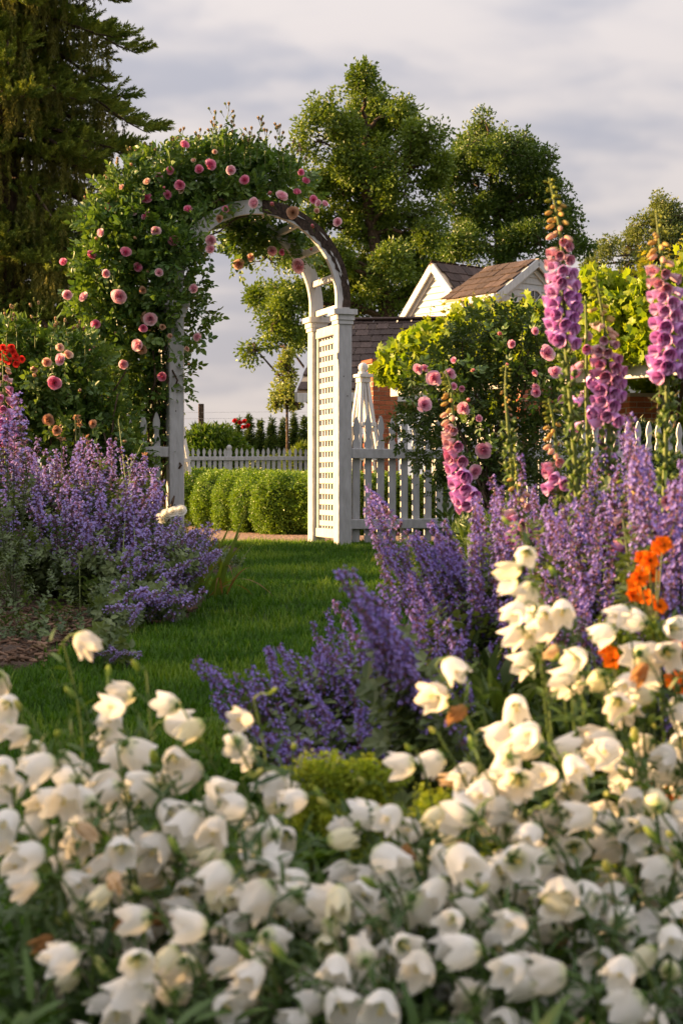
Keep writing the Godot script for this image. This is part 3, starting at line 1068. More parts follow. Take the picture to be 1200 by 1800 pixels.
func pergola() -> void:
	var a := P(690, 644, 21.0)
	var e := Vector3(4.6, a.y, -16.0)
	var t := thing("pergola", "white timber pergola carrying the bright vine, on brick piers", "pergola", on_ground((a.x + e.x) / 2, 18.5))
	var dir := (e - a).normalized()
	var side := dir.cross(Vector3.UP).normalized()
	for k in 2:
		var o := -side * 1.9 * k if (-side).z < 0 else side * 1.9 * k
		for s in [0.0, 1.0]:
			var bb := MB.new()
			bb.bar(a + o + Vector3.DOWN * 0.02 - Vector3.UP * s * 0.33, e + o - Vector3.UP * (s * 0.33 + 0.02), Vector3.UP, 0.2, 0.09, 0.008, Color.WHITE)
			if s == 0.0 or k == 0:
				part("beam", bb.done(), M.paint, t)
	var n := 13
	var oo := side * (1.0 if side.z < 0 else -1.0)
	for k in n:
		var q := a.lerp(e, (k + 0.3) / n) + Vector3.UP * 0.16
		var bb := MB.new()
		bb.bar(q + oo * 0.0, q + oo * 2.2, Vector3.UP, 0.13, 0.05, 0.005, Color.WHITE)
		part("rafter", bb.done(), M.paint, t)
	for q in [[foot(940, 17.8), 0.0], [foot(1120, 19.5), 0.2]]:
		brick_pier(t, q[0], 0.43, a.y - 0.5, q[1], false)
	var w := MB.new()
	for k in 2:
		var q := a.lerp(e, [0.55, 0.97][k]) + oo * 1.9
		w.bar(Vector3(q.x, 0, q.z), Vector3(q.x, a.y - 0.12, q.z), dir, 0.14, 0.14, 0.01, Color.WHITE)
	part("post", w.done(), M.paint, t)
	# the vine over it
	var v := thing("grape_vine", "bright yellow-green grape vine spilling over the pergola beams", "vine", on_ground(2.6, 18.4))
	var cane := MB.new()
	for k in 9:
		var q := a.lerp(e, rf(0, 1)) + oo * rf(0, 1.9)
		limb(cane, Vector3(q.x, 0.0, q.z), q + Vector3.UP * 0.2, 0.03, 0.02, 0, 0.12, 6, Color(0.6, 0.5, 0.4))
		limb(cane, q + Vector3.UP * 0.2, q + Vector3.UP * 0.3 + dir * rf(-1.2, 1.2), 0.02, 0.012, 0.15, 0.1, 5, Color(0.6, 0.5, 0.4))
	part("cane", cane.done(), M.bark, v)
	var leafs := []
	for k in 2:
		var b := MB.new()
		for i in 9:
			var o := rdir() * 0.14
			var dd := (rdir() + Vector3(0, -0.5, 0)).normalized()
			grape_leaf(b, o, dd, dd.cross(rdir()).normalized(), rf(0.085, 0.13), Color(1, 1, 1) * rf(0.75, 1.2))
		leafs.append(b.done())
	var xfs := [[], [], []]
	for i in 4600:
		var f := rf(0.0, 1.0)
		var q := a.lerp(e, f) + oo * rf(-0.25, 2.1)
		var hump := 0.5 + 0.24 * sin(f * 9.0 + 0.6) + 0.2 * sin(f * 23) + 0.1 * sin(f * 51)
		hump *= 0.2 + 0.8 * smoothstep(0.0, 0.34, f)
		q.y += 0.05 + hump * pow(rng.randf(), 0.8)
		if f < 0.1:
			q.y -= (0.1 - f) * 3.0 * rf(0, 1)
		xfs[i % 2].append(Transform3D(aim(rdir() + Vector3.UP, rf(0, TAU)).scaled_local(Vector3.ONE * rf(0.75, 1.2)), q))
	for i in 1000:   # hanging over the front and closing the back
		var f := rf(0.0, 1.0)
		var front := rng.randf() < 0.45
		var q := a.lerp(e, f) + (oo * rf(-0.28, -0.1) if front else oo * rf(1.9, 2.2))
		q.y += -rf(0.0, 0.16) if front else -rf(0, 1.75)
		xfs[i % 2].append(Transform3D(aim(rdir() + Vector3.UP * 0.5, rf(0, TAU)).scaled_local(Vector3.ONE * rf(0.75, 1.2)), q))
	var single := MB.new()
	grape_leaf(single, Vector3.ZERO, Vector3(0, 0.9, 0.3).normalized(), Vector3.RIGHT, 0.12, Color.WHITE)
	var one := [[]]
	for i in 270:
		var q := a.lerp(e, rf(0, 1)) + oo * rf(-0.42, -0.22) + Vector3.UP * rf(-0.05, 0.35)
		q.y += rf(0, 0.45) * smoothstep(0.0, 0.34, (q.x - a.x) / (e.x - a.x))
		one[0].append(Transform3D(aim(Vector3(rf(-0.6, 0.6), rf(-1.0, 0.3), rf(0.1, 0.6))).scaled_local(Vector3.ONE * rf(0.7, 1.2)), q))
	front_leaves(v, [single.done()], one, Color(0.16, 0.26, 0.018), Color(0.34, 0.4, 0.03), 270, M.glow)
	for k in 2:
		many("foliage", leafs[k], M.glow, v, xfs[k], Color(0.16, 0.26, 0.018), Color(0.34, 0.4, 0.03))
	var sh := []
	for i in 260:   # young shoots standing up
		var f := rf(0, 1)
		var q := a.lerp(e, f) + oo * rf(-0.2, 1.8) + Vector3.UP * (0.55 + 0.24 * sin(f * 9.0 + 0.6)) * (0.2 + 0.8 * smoothstep(0.0, 0.34, f))
		sh.append(Transform3D(aim(Vector3(rf(-0.5, 0.5), 1, rf(-0.5, 0.5)), rf(0, TAU)).scaled_local(Vector3.ONE * rf(0.7, 1.3)), q))
	var sb := MB.new()
	sb.tube([Vector3.ZERO, Vector3(0.02, 0.2, 0), Vector3(0.07, 0.36, 0.02)], [0.005, 0.004, 0.002], 4, Color(0.8, 0.8, 0.5))
	for k in 7:
		var dd := Vector3(cos(k * 2.4), 0.4, sin(k * 2.4)).normalized()
		grape_leaf(sb, Vector3(0.01 * k * 0.6, 0.06 + 0.045 * k, 0), dd, dd.cross(Vector3.UP).normalized(), 0.085 - 0.006 * k, Color(1.2, 1.1, 1))
	many("shoots", sb.done(), M.glow, v, sh, Color(0.2, 0.22, 0.03), Color(0.36, 0.3, 0.05))


func grape_leaf(b: MB, o: Vector3, dir: Vector3, side: Vector3, s: float, col: Color) -> void:
	var up := side.cross(dir)
	var r := [Vector2(0, 0.05), Vector2(0.35, -0.12), Vector2(0.62, 0.28), Vector2(0.4, 0.42), Vector2(0.5, 0.78), Vector2(0.2, 0.72), Vector2(0, 1.1), Vector2(-0.2, 0.72), Vector2(-0.5, 0.78), Vector2(-0.4, 0.42), Vector2(-0.62, 0.28), Vector2(-0.35, -0.12)]
	var c := o + dir * s * 0.4 + up * s * 0.06
	for i in 12:
		var p: Vector2 = r[i]
		var q: Vector2 = r[(i + 1) % 12]
		b.tri(o + dir * p.y * s + side * p.x * s - up * s * 0.14 * absf(p.x), c, o + dir * q.y * s + side * q.x * s - up * s * 0.14 * absf(q.x), col)


func shade_hedge() -> void:   # tall hedge left of the frame whose evening shadow lies over the lawn and the low flowers
	var t := thing("yew_hedge", "tall dark yew hedge along the garden's left side, outside the frame", "hedge", on_ground(-8.0, 3.0))
	var cm := clump(26, 0.16, 0.12, 0.05, false)
	var b := MB.new()
	var xfs := []
	for k in 16:
		var d := -4.0 + k * 0.95
		var h := (2.06 if d > 1.0 and d < 4.3 else 2.22) + rf(-0.3, 0.3)
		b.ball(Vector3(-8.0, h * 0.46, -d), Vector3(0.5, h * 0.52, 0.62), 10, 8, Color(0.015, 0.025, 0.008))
		for i in 150:
			var dd := rdir()
			xfs.append(Transform3D(aim(dd + Vector3.UP * 0.4).scaled_local(Vector3.ONE * rf(0.8, 1.2)), Vector3(-8.0, h * 0.5, -d) + dd * Vector3(0.55, h * 0.52, 0.66)))
	part("stems", b.done(), M.plain, t).set_meta("kind", "stuff")
	many("foliage", cm, M.needle, t, xfs, Color(0.02, 0.035, 0.01), Color(0.05, 0.07, 0.02))


# ---------------------------------------------------------------- arbor, fences, obelisks
const TURN := 0.3665
const SPAN := 1.282
const DEEP := 0.57
var AO := Vector3.ZERO
var AU := Vector3(cos(TURN), 0, -sin(TURN))
var AW := Vector3(-sin(TURN), 0, -cos(TURN))


func A(u: float, y: float, w: float) -> Vector3:
	return AO + AU * u + AW * w + Vector3.UP * y


func arch_ring(a0: float, a1: float, r0: float, r1: float, rough: float, steps: int) -> PackedVector2Array:
	var o := PackedVector2Array()
	for i in steps + 1:
		var a := lerpf(a0, a1, float(i) / steps)
		o.append(arch_point(a, r1))
	for i in steps + 1:
		var a := lerpf(a1, a0, float(i) / steps)
		o.append(arch_point(a, r0 + (rf(-rough, rough) if rough > 0 else 0.0)))
	return o


func arch_point(a: float, r: float) -> Vector2:   # angles below 0 and past PI run straight down to the caps
	var c := Vector2(-SPAN / 2, 1.845)
	if a < 0:
		return c + Vector2(r, a * 0.6)
	if a > PI:
		return c + Vector2(-r, -(a - PI) * 0.6)
	return c + Vector2(cos(a), sin(a)) * r


func arbor() -> void:
	AO = foot(602, 10.64)
	AO.y = 0.0
	var t := thing("garden_arbor", "white weathered wooden arch arbor with lattice sides and peeling arch board", "arbor", AO)
	var xf := func(w: float) -> Transform3D: return Transform3D(Basis(AU, Vector3.UP, -AW), A(0, 0, w))
	for s in [0.0, -SPAN]:
		for w in [0.0, DEEP]:
			var b := MB.new()
			b.bar(A(s, -0.1, w), A(s, 1.69, w), AU, 0.108, 0.108, 0.005, Color.WHITE)
			var p := part("post", b.done(), M.weathered, t)
			var c := MB.new()
			c.bar(A(s, 1.655, w), A(s, 1.685, w), AU, 0.128, 0.128, 0.004, Color.WHITE)
			c.bar(A(s, 1.685, w), A(s, 1.725, w), AU, 0.145, 0.145, 0.008, Color.WHITE)
			c.bar(A(s, 1.725, w), A(s, 1.765, w), AU, 0.178, 0.178, 0.01, Color.WHITE)
			part("cap", c.done(), M.paint, p)
			if w == 0.0:
				for k in 3:
					var kb := MB.new()
					kb.ball(A(s + rf(-0.04, 0.04), rf(0.2, 1.6), w - 0.0545), Vector3(0.005, 0.0055, 0.002), 7, 4, Color(0.1, 0.08, 0.07), Basis(AU, Vector3.UP, AW))
					part("knot", kb.done(), M.plain, p)
	for w in [0.0, DEEP]:
		var cuts := [-0.14, 0.62, 1.5, 2.3, PI + 0.14]
		for i in 4:
			var b := MB.new()
			b.extrude(arch_ring(cuts[i] + 0.003, cuts[i + 1] - 0.003, 0.588, 0.69, 0.0, 16), xf.call(w - 0.02), -0.042, Color.WHITE)
			part("arch_board", b.done(), M.paint, t)
	# the rotten outer layer of the front arch, where the paint has gone
	var rot := MB.new()
	var poly := PackedVector2Array()
	for i in 33:
		poly.append(arch_point(lerpf(-0.1, 1.56, i / 32.0), 0.694))
	for i in 33:
		var f := i / 32.0
		var a := lerpf(1.56, -0.1, f)
		var inner := lerpf(0.592, 0.628, smoothstep(0.3, 0.9, f)) + (rf(-0.007, 0.01) if i % 2 else rf(-0.002, 0.016))
		poly.append(arch_point(a, inner))
	rot.extrude(poly, xf.call(-0.0195), 0.006, Color.WHITE)
	part("bare_board", rot.done(), M.rotten, t, Transform3D(), "bare blackened wood where the paint has peeled off the arch")
	var chips := MB.new()
	for k in 9:
		var a := rf(0.0, 1.2)
		var q := arch_point(a, rf(0.62, 0.685))
		var tang := Vector2(-sin(a), cos(a))
		var nn := Vector2(cos(a), sin(a))
		var l := rf(0.02, 0.075)
		chips.extrude(PackedVector2Array([q - tang * l, q + nn * rf(0.003, 0.009), q + tang * l, q - nn * rf(0.003, 0.008)]), xf.call(-0.024), 0.0045, Color.WHITE)
	part("paint_flakes", chips.done(), M.paint, t)
	for deg in [-5.0, 16.0, 38.0, 60.0, 82.0, 104.0, 126.0, 148.0, 170.0, 184.0]:
		var q := arch_point(deg_to_rad(deg), 0.64)
		var b := MB.new()
		b.bar(A(q.x, q.y, 0.0225), A(q.x, q.y, DEEP - 0.0205), Vector3.UP, 0.046, 0.034, 0.004, Color.WHITE)
		part("rung", b.done(), M.paint, t)
	for s in [0.0, -SPAN]:
		var inn := -1.0 if s == 0.0 else 1.0
		var fr := [[0.09, 0.07], [1.63, 0.075]]
		for f in fr:
			var b := MB.new()
			b.bar(A(s, f[0], 0.055), A(s, f[0], DEEP - 0.055), Vector3.UP, f[1], 0.06, 0.005, Color.WHITE)
			part("panel_rail", b.done(), M.weathered, t)
		for w in [0.055 + 0.02, DEEP - 0.055 - 0.02]:
			var b := MB.new()
			b.bar(A(s, 0.126, w), A(s, 1.592, w), AU, 0.045, 0.04, 0.004, Color.WHITE)
			part("panel_stile", b.done(), M.weathered, t)
		for k in 18:
			var y := 0.165 + k * 0.0815
			var b := MB.new()
			b.bar(A(s + inn * 0.008, y + rf(-0.002, 0.002), 0.096), A(s + inn * 0.008, y, DEEP - 0.096), Vector3.UP, 0.04, 0.008, 0.0015, Color.WHITE)
			part("lattice_slat", b.done(), M.weathered, t)
		for k in 6:
			var w := 0.128 + k * 0.0625
			var b := MB.new()
			b.bar(A(s - inn * 0.0025, 0.127, w), A(s - inn * 0.0025, 1.591, w), AW, 0.025, 0.008, 0.0015, Color.WHITE)
			part("lattice_slat", b.done(), M.weathered, t)


func picket(w: float, h: float, th: float) -> ArrayMesh:
	var b := MB.new()
	var r := w / 2
	var o := PackedVector2Array([Vector2(-r, 0), Vector2(r, 0), Vector2(r, h - 0.2), Vector2(r * 0.62, h - 0.17), Vector2(r * 0.55, h - 0.145), Vector2(r * 0.8, h - 0.12), Vector2(r * 0.95, h - 0.09), Vector2(r * 0.8, h - 0.055), Vector2(r * 0.3, h - 0.012), Vector2(0, h), Vector2(-r * 0.3, h - 0.012), Vector2(-r * 0.8, h - 0.055), Vector2(-r * 0.95, h - 0.09), Vector2(-r * 0.8, h - 0.12), Vector2(-r * 0.55, h - 0.145), Vector2(-r * 0.62, h - 0.17), Vector2(-r, h - 0.2)])
	b.extrude(o, Transform3D(), th, Color.WHITE)
	return b.done()


func fence_run(label: String, a: Vector3, dir: Vector3, len_f: float, pitch: float, pm: ArrayMesh, rails: Array, rail_h: float, front: Vector3, m: Material, posts: Array, post_h: float) -> void:
	var t := thing("picket_fence", label, "fence", a)
	var ba := Basis(dir, Vector3.UP, dir.cross(Vector3.UP))
	for y in rails:
		var b := MB.new()
		b.bar(a + Vector3.UP * y + front * 0.0185, a + dir * len_f + Vector3.UP * y + front * 0.0185, Vector3.UP, rail_h, 0.036, 0.004, Color.WHITE)
		part("rail", b.done(), m, t)
	for x in posts:
		var b := MB.new()
		b.bar(a + dir * x - front * 0.06 + Vector3.DOWN * 0.1, a + dir * x - front * 0.06 + Vector3.UP * post_h, dir, 0.11, 0.09, 0.005, Color.WHITE)
		b.ball(a + dir * x - front * 0.06 + Vector3.UP * (post_h + 0.05), Vector3(0.06, 0.07, 0.06), 8, 6, Color.WHITE)
		part("post", b.done(), m, t)
	var n := int(len_f / pitch)
	for k in n:
		var x := (k + 0.55) * pitch
		var q := a + dir * x - front * 0.0195
		part("picket", pm, m, t, Transform3D(ba.rotated(front, rf(-0.008, 0.008)).scaled_local(Vector3(1, rf(0.985, 1.01), 1)), q + Vector3.UP * rf(-0.005, 0.006)))


func fences() -> void:
	var near := picket(0.056, 0.95, 0.018)
	var front := -AW
	fence_run("grey-white picket fence running right from the arbor, foxgloves before it", A(0.055, 0.03, 0.0), AU, 3.5, 0.0985, near, [0.665, 0.135], 0.074, front, M.weathered, [1.75, 3.4], 0.9)
	fence_run("white picket fence left of the arbor, mostly under the rose leaves", A(-SPAN - 0.055 - 2.4, 0.03, 0.0), AU, 2.4, 0.0985, near, [0.665, 0.135], 0.074, front, M.weathered, [0.06], 0.9)
	var fp := picket(0.07, 1.22, 0.02)
	var a := foot(250, 30)
	fence_run("long white picket fence beyond the clipped hedge, seen through the arch", a, Vector3.RIGHT, 5.6, 0.113, fp, [1.0, 0.38], 0.08, Vector3(0, 0, 1), M.paint, [1.83, 4.3], 1.17)
	# thin deer fence with a wooden post in the field behind
	var f := thing("wire_fence", "thin wire fence with a grey wooden post above the arborvitae", "fence", foot(355, 66))
	var b := MB.new()
	var q := foot(354, 66)
	b.bar(q, Vector3(q.x, P(354, 710, 66).y, q.z), Vector3.RIGHT, 0.24, 0.24, 0.02, Color.WHITE)
	part("post", b.done(), M.bark, f)
	for y in [724.0, 735.0]:
		var wb := MB.new()
		wb.tube([P(180, y, 66), P(354, y + 1, 65.8), P(470, y, 66), P(660, y + 1, 66)], [0.005], 4, Color(0.35, 0.34, 0.33))
		part("wire", wb.done(), M.plain, f)


func obelisk(label: String, c: Vector3, h: float, half: float, turn: float) -> void:
	var t := thing("garden_obelisk", label, "obelisk", c)
	var ba := Basis(Vector3.UP, turn)
	var top := c + Vector3.UP * (h - 0.16)
	for s in [Vector2(1, 1), Vector2(1, -1), Vector2(-1, 1), Vector2(-1, -1)]:
		var b := MB.new()
		b.bar(c + ba * Vector3(s.x * half, 0, s.y * half), top + ba * Vector3(s.x * 0.028, 0, s.y * 0.028), ba.x, 0.036, 0.036, 0.003, Color.WHITE)
		part("leg", b.done(), M.paint, t)
	for s in [Vector2(1, 0), Vector2(-1, 0), Vector2(0, 1), Vector2(0, -1)]:
		var b := MB.new()
		b.bar(c + ba * Vector3(s.x * half * 0.97, 0.1, s.y * half * 0.97), top + ba * Vector3(s.x * 0.03, -0.02, s.y * 0.03), ba.x, 0.026, 0.022, 0.003, Color.WHITE)
		part("slat", b.done(), M.paint, t)
	for y in [0.3, 0.72, 1.05]:
		var r: float = half * (1.0 - y / (h - 0.16)) + 0.03 * y / h
		for k in 4:
			var d := ba.rotated(Vector3.UP, PI / 2 * k) * Vector3(1, 0, 0)
			var e := ba.rotated(Vector3.UP, PI / 2 * k) * Vector3(0, 0, 1)
			var b := MB.new()
			b.bar(c + Vector3.UP * y + d * (r + 0.026) - e * r, c + Vector3.UP * y + d * (r + 0.026) + e * r, Vector3.UP, 0.04, 0.014, 0.002, Color.WHITE)
			part("crossbar", b.done(), M.paint, t)
	var f := MB.new()
	f.bar(top + Vector3.DOWN * 0.02, top + Vector3.UP * 0.03, ba.x, 0.115, 0.115, 0.01, Color.WHITE)
	f.bar(top + Vector3.UP * 0.03, top + Vector3.UP * 0.06, ba.x, 0.15, 0.15, 0.012, Color.WHITE)
	f.bar(top + Vector3.UP * 0.06, top + Vector3.UP * 0.085, ba.x, 0.08, 0.08, 0.008, Color.WHITE)
	f.ball(top + Vector3.UP * 0.125, Vector3(0.048, 0.05, 0.048), 14, 10, Color.WHITE)
	part("finial", f.done(), M.paint, t)


# ---------------------------------------------------------------- clipped box and mounds
func boxy(o: Vector3, r: Vector3, a: float, e: float, ph: float) -> Vector3:
	var q := Vector3(cos(a) * cos(e), sin(e), sin(a) * cos(e))
	q *= pow(pow(absf(q.x), 3.4) + pow(absf(q.y), 3.4) + pow(absf(q.z), 3.4), -1.0 / 3.4)
	var k := 1.0 + 0.05 * sin(a * 3 + ph + e * 2) + 0.03 * sin(a * 7 - e * 5 + ph * 2)
	return o + q * r * k


func hedge(label: String, spots: Array, c0: Color, c1: Color) -> void:
	var mid: Vector3 = spots[spots.size() / 2][0]
	var t := thing("boxwood_hedge", label, "hedge", Vector3(mid.x, 0, mid.z))
	if not S.has("box"):
		S.box = [clump(16, 0.028, 0.021, 0.014, false), clump(14, 0.03, 0.022, 0.015, false)]
	for q in spots:
		var r: Vector3 = q[1]
		var o: Vector3 = q[0] + Vector3.UP * r.y * 0.96
		var ph := rf(0, 9)
		var b := MB.new()
		var p := PackedVector3Array()
		for i in 18:
			for j in 9:
				p.append(boxy(o, r * 0.9, TAU * i / 18, -PI / 2 + PI * j / 8, ph))
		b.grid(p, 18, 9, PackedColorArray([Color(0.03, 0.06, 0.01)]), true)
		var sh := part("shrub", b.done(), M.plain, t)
		var xfs := [[], []]
		var cnt := int(1500.0 * (r.x + r.z) * 2.0 * r.y * 2.0 + 900.0 * r.x * r.z * 4.0)
		for i in cnt:
			var a := rf(0, TAU)
			var e := asin(rf(-0.95, 1.0))
			var s := boxy(o, r, a, e, ph) + rdir() * 0.018
			xfs[i % 2].append(Transform3D(aim(s - o + Vector3.UP * 0.3 + rdir() * 0.3, rf(0, TAU)).scaled_local(Vector3.ONE * rf(0.8, 1.35)), s))
		for k in 2:
			many("foliage", S.box[k], M.leaf, sh, xfs[k], c0, c1)


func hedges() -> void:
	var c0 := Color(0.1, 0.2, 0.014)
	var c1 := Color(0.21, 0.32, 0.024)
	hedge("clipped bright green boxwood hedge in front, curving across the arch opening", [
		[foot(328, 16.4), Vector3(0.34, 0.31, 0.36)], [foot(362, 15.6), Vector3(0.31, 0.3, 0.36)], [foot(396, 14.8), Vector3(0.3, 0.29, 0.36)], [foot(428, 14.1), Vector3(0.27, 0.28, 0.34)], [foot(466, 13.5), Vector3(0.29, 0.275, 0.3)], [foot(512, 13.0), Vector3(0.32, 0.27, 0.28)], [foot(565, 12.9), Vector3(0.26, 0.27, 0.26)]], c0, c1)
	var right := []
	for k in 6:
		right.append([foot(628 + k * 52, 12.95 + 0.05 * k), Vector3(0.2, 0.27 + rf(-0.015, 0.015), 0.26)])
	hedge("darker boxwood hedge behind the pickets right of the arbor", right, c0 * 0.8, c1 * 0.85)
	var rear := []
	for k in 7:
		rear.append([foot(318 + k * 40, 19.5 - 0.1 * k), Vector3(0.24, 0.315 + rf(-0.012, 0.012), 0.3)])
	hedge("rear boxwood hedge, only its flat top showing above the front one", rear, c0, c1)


func mound(called: String, label: String, cat: String, px: float, base_d: float, r: Vector3, leaf_l: float, count: int, m: Material, c0: Color, c1: Color, sc: float) -> Node3D:
	var g := foot(px, base_d)
	var t := thing(called, label, cat, g)
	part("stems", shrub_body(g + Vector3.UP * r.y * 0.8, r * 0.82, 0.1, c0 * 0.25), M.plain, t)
	var cm := clump(14, leaf_l * 0.9, leaf_l, leaf_l * 0.4, false)
	var xfs := []
	for i in count:
		var d := rdir()
		d.y = absf(d.y) * 1.1 - 0.35
		xfs.append(Transform3D(aim(d + Vector3.UP + rdir() * 0.5, rf(0, TAU)).scaled_local(Vector3.ONE * sc * rf(0.75, 1.25)), g + Vector3.UP * r.y * 0.8 + d * r * rf(0.85, 1.08)))
	many("foliage", cm, m, t, xfs, c0, c1)
	return t


func mounds() -> void:
	var t := mound("peony_bush", "wide leafy green peony mound with red blooms beyond the far fence", "bush", 372, 36, Vector3(1.05, 1.14, 0.7), 0.16, 1200, M.leaf, Color(0.07, 0.15, 0.014), Color(0.16, 0.25, 0.025), 1.0)
	if not S.has("red"):
		S.red = rose_bloom(4, 6, 0.065, 0.07, 0.6, Color(0.4, 0.015, 0.02), Color(0.55, 0.03, 0.03))
	for q in [[413, 741], [421, 744], [430, 742], [436, 750], [428, 752]]:
		part("bloom", S.red, M.pink, t, Transform3D(aim(Vector3(rf(-0.4, 0.4), 0.6, 1)), P(q[0], q[1], 35.2)))
	mound("green_bush", "low rounded green bush under the young tree", "bush", 452, 35, Vector3(0.55, 0.62, 0.5), 0.1, 500, M.leaf, Color(0.07, 0.12, 0.015), Color(0.15, 0.2, 0.03), 1.0)
	mound("green_bush", "yellow-green bush beyond the far fence beside the lattice post", "bush", 534, 34, Vector3(0.5, 0.85, 0.5), 0.12, 500, M.leaf, Color(0.1, 0.16, 0.015), Color(0.2, 0.25, 0.03), 1.0)
	mound("green_bush", "dark leafy bush left of the peony, half behind the white post", "bush", 316, 38, Vector3(0.7, 0.8, 0.5), 0.14, 500, M.leaf, Color(0.05, 0.09, 0.012), Color(0.1, 0.15, 0.02), 1.0)
	mound("green_bush", "low green border bush between the peony and the arborvitae", "bush", 495, 44, Vector3(1.5, 0.8, 0.6), 0.12, 900, M.leaf, Color(0.06, 0.1, 0.012), Color(0.12, 0.16, 0.025), 1.0)
	mound("leafy_shrub", "leafy green shrub before the fence under the right foxglove", "shrub", 1150, 8.6, Vector3(0.42, 0.4, 0.3), 0.045, 1300, M.leaf, Color(0.045, 0.09, 0.02), Color(0.11, 0.17, 0.03), 1.0)
	mound("leafy_shrub", "leafy green shrub before the fence behind the middle foxglove", "shrub", 1045, 9.0, Vector3(0.32, 0.34, 0.3), 0.045, 900, M.leaf, Color(0.045, 0.09, 0.02), Color(0.11, 0.17, 0.03), 1.0)
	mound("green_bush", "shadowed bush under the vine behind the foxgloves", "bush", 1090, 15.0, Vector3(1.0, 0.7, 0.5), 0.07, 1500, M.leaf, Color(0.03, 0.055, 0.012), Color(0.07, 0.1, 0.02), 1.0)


# ---------------------------------------------------------------- roses
func rose_plant(t: Node3D, lobes: Array, sprigs: Array, dens: float, c0: Color, c1: Color, tips: int, thick: float) -> void:
	var xfs := []
	for k in sprigs.size():
		xfs.append([])
	var sh := []
	for q in lobes:
		var d: float = q[3]
		var r: float = q[2] / FOCAL * d
		var c := P(q[0], q[1], d)
		var n := int(dens * r * r)
		for i in n:
			var dd := rdir()
			var o := c + dd * Vector3(r, r, r * thick) * pow(rng.randf(), 0.42)
			xfs[rng.randi() % sprigs.size()].append(Transform3D(aim(dd * 1.1 + rdir() * 0.8 + Vector3(0, 0.1, 0.25), rf(0, TAU)).scaled_local(Vector3.ONE * rf(0.7, 1.15)), o))
		for i in int(tips * r * r * 10.0):
			var dd := rdir()
			if dd.y < -0.2:
				continue
			sh.append(Transform3D(aim(dd + Vector3.UP * 0.9 + rdir() * 0.3, rf(0, TAU)).scaled_local(Vector3.ONE * rf(0.7, 1.3)), c + dd * r * 0.96))
	front_leaves(t, sprigs, xfs, c0, c1, 220)
	for k in sprigs.size():
		many("foliage", sprigs[k], M.leaf, t, xfs[k], c0, c1)
	if sh.size():
		if not S.has("rose_shoot"):
			var b := MB.new()
			b.tube([Vector3.ZERO, Vector3(0.01, 0.06, 0), Vector3(0.025, 0.12, 0.01)], [0.0022, 0.0018, 0.0012], 4, Color(1.4, 1.2, 0.9))
			for k in 6:
				var dd := Vector3(cos(k * 2.4), 0.5, sin(k * 2.4)).normalized()
				b.leaf6(Vector3(0.004 * k, 0.015 + 0.018 * k, 0), dd, dd.cross(Vector3.UP).normalized(), 0.03 - 0.002 * k, 0.014, Color(1.2, 1.1, 0.95))
			S.rose_shoot = b.done()
		many("shoots", S.rose_shoot, M.leaf, t, sh, c0 * 1.3, c1 * 1.4)


func tinted(m: ArrayMesh, col: Color) -> ArrayMesh:
	var a := m.surface_get_arrays(0)
	var cs: PackedColorArray = a[Mesh.ARRAY_COLOR]
	for i in cs.size():
		cs[i] = cs[i] * col
	a[Mesh.ARRAY_COLOR] = cs
	var o := ArrayMesh.new()
	o.add_surface_from_arrays(Mesh.PRIMITIVE_TRIANGLES, a)
	return o


# the leaves nearest the viewer's side, each a part of its own
func front_leaves(t: Node3D, meshes: Array, xfs: Array, c0: Color, c1: Color, count: int, m: Material = null) -> void:
	var all := []
	for k in meshes.size():
		for x in xfs[k]:
			all.append([x.origin.z + rf(-0.06, 0.06), k, x])
	all.sort_custom(func(p, q): return p[0] > q[0])
	var own := []
	for k in meshes.size():
		own.append([tinted(meshes[k], c0.lerp(c1, 0.15)), tinted(meshes[k], c0.lerp(c1, 0.5)), tinted(meshes[k], c0.lerp(c1, 0.85))])
	for i in mini(count, all.size()):
		var q: Array = all[i]
		part("leaf", own[q[1]][rng.randi() % 3], m if m else M.leaf, t, q[2])
		xfs[q[1]].erase(q[2])


func blooms(t: Node3D, list: Array, d: float, kinds: Array, spread: float) -> void:
	var tucked := []
	for q in list:
		var k: int = q[2]
		var size: float = q[3] if q.size() > 3 else 1.0
		var dd: float = q[4] if q.size() > 4 else d
		if q.size() <= 4 and d == 10.0:
			dd = 10.2 if q[1] < 400 else 9.97
		var pos := P(q[0], q[1], dd + rf(-spread, spread))
		for i in (0 if q[0] > 455 and q[0] < 625 and q[1] > 335 else 3):
			tucked.append(Transform3D(aim(rdir() * Vector3(1, 1, 0.3), rf(0, TAU)).scaled_local(Vector3.ONE * rf(0.8, 1.1)), pos + rdir() * 0.02 + Vector3(0, -0.01, -0.075)))
		part("rose_bloom" if k < 4 else "rose_bud", kinds[k], M.pink, t, Transform3D(aim(Vector3(rf(-0.5, 0.5), rf(-0.15, 0.5) if q[1] < 395 or k >= 4 else rf(-0.35, 0.3), 0.75), rf(0, TAU)).scaled_local(Vector3.ONE * size * 0.9), pos))
	many("foliage", S.sprig[0], M.leaf, t, tucked, Color(0.05, 0.11, 0.024), Color(0.13, 0.21, 0.035))


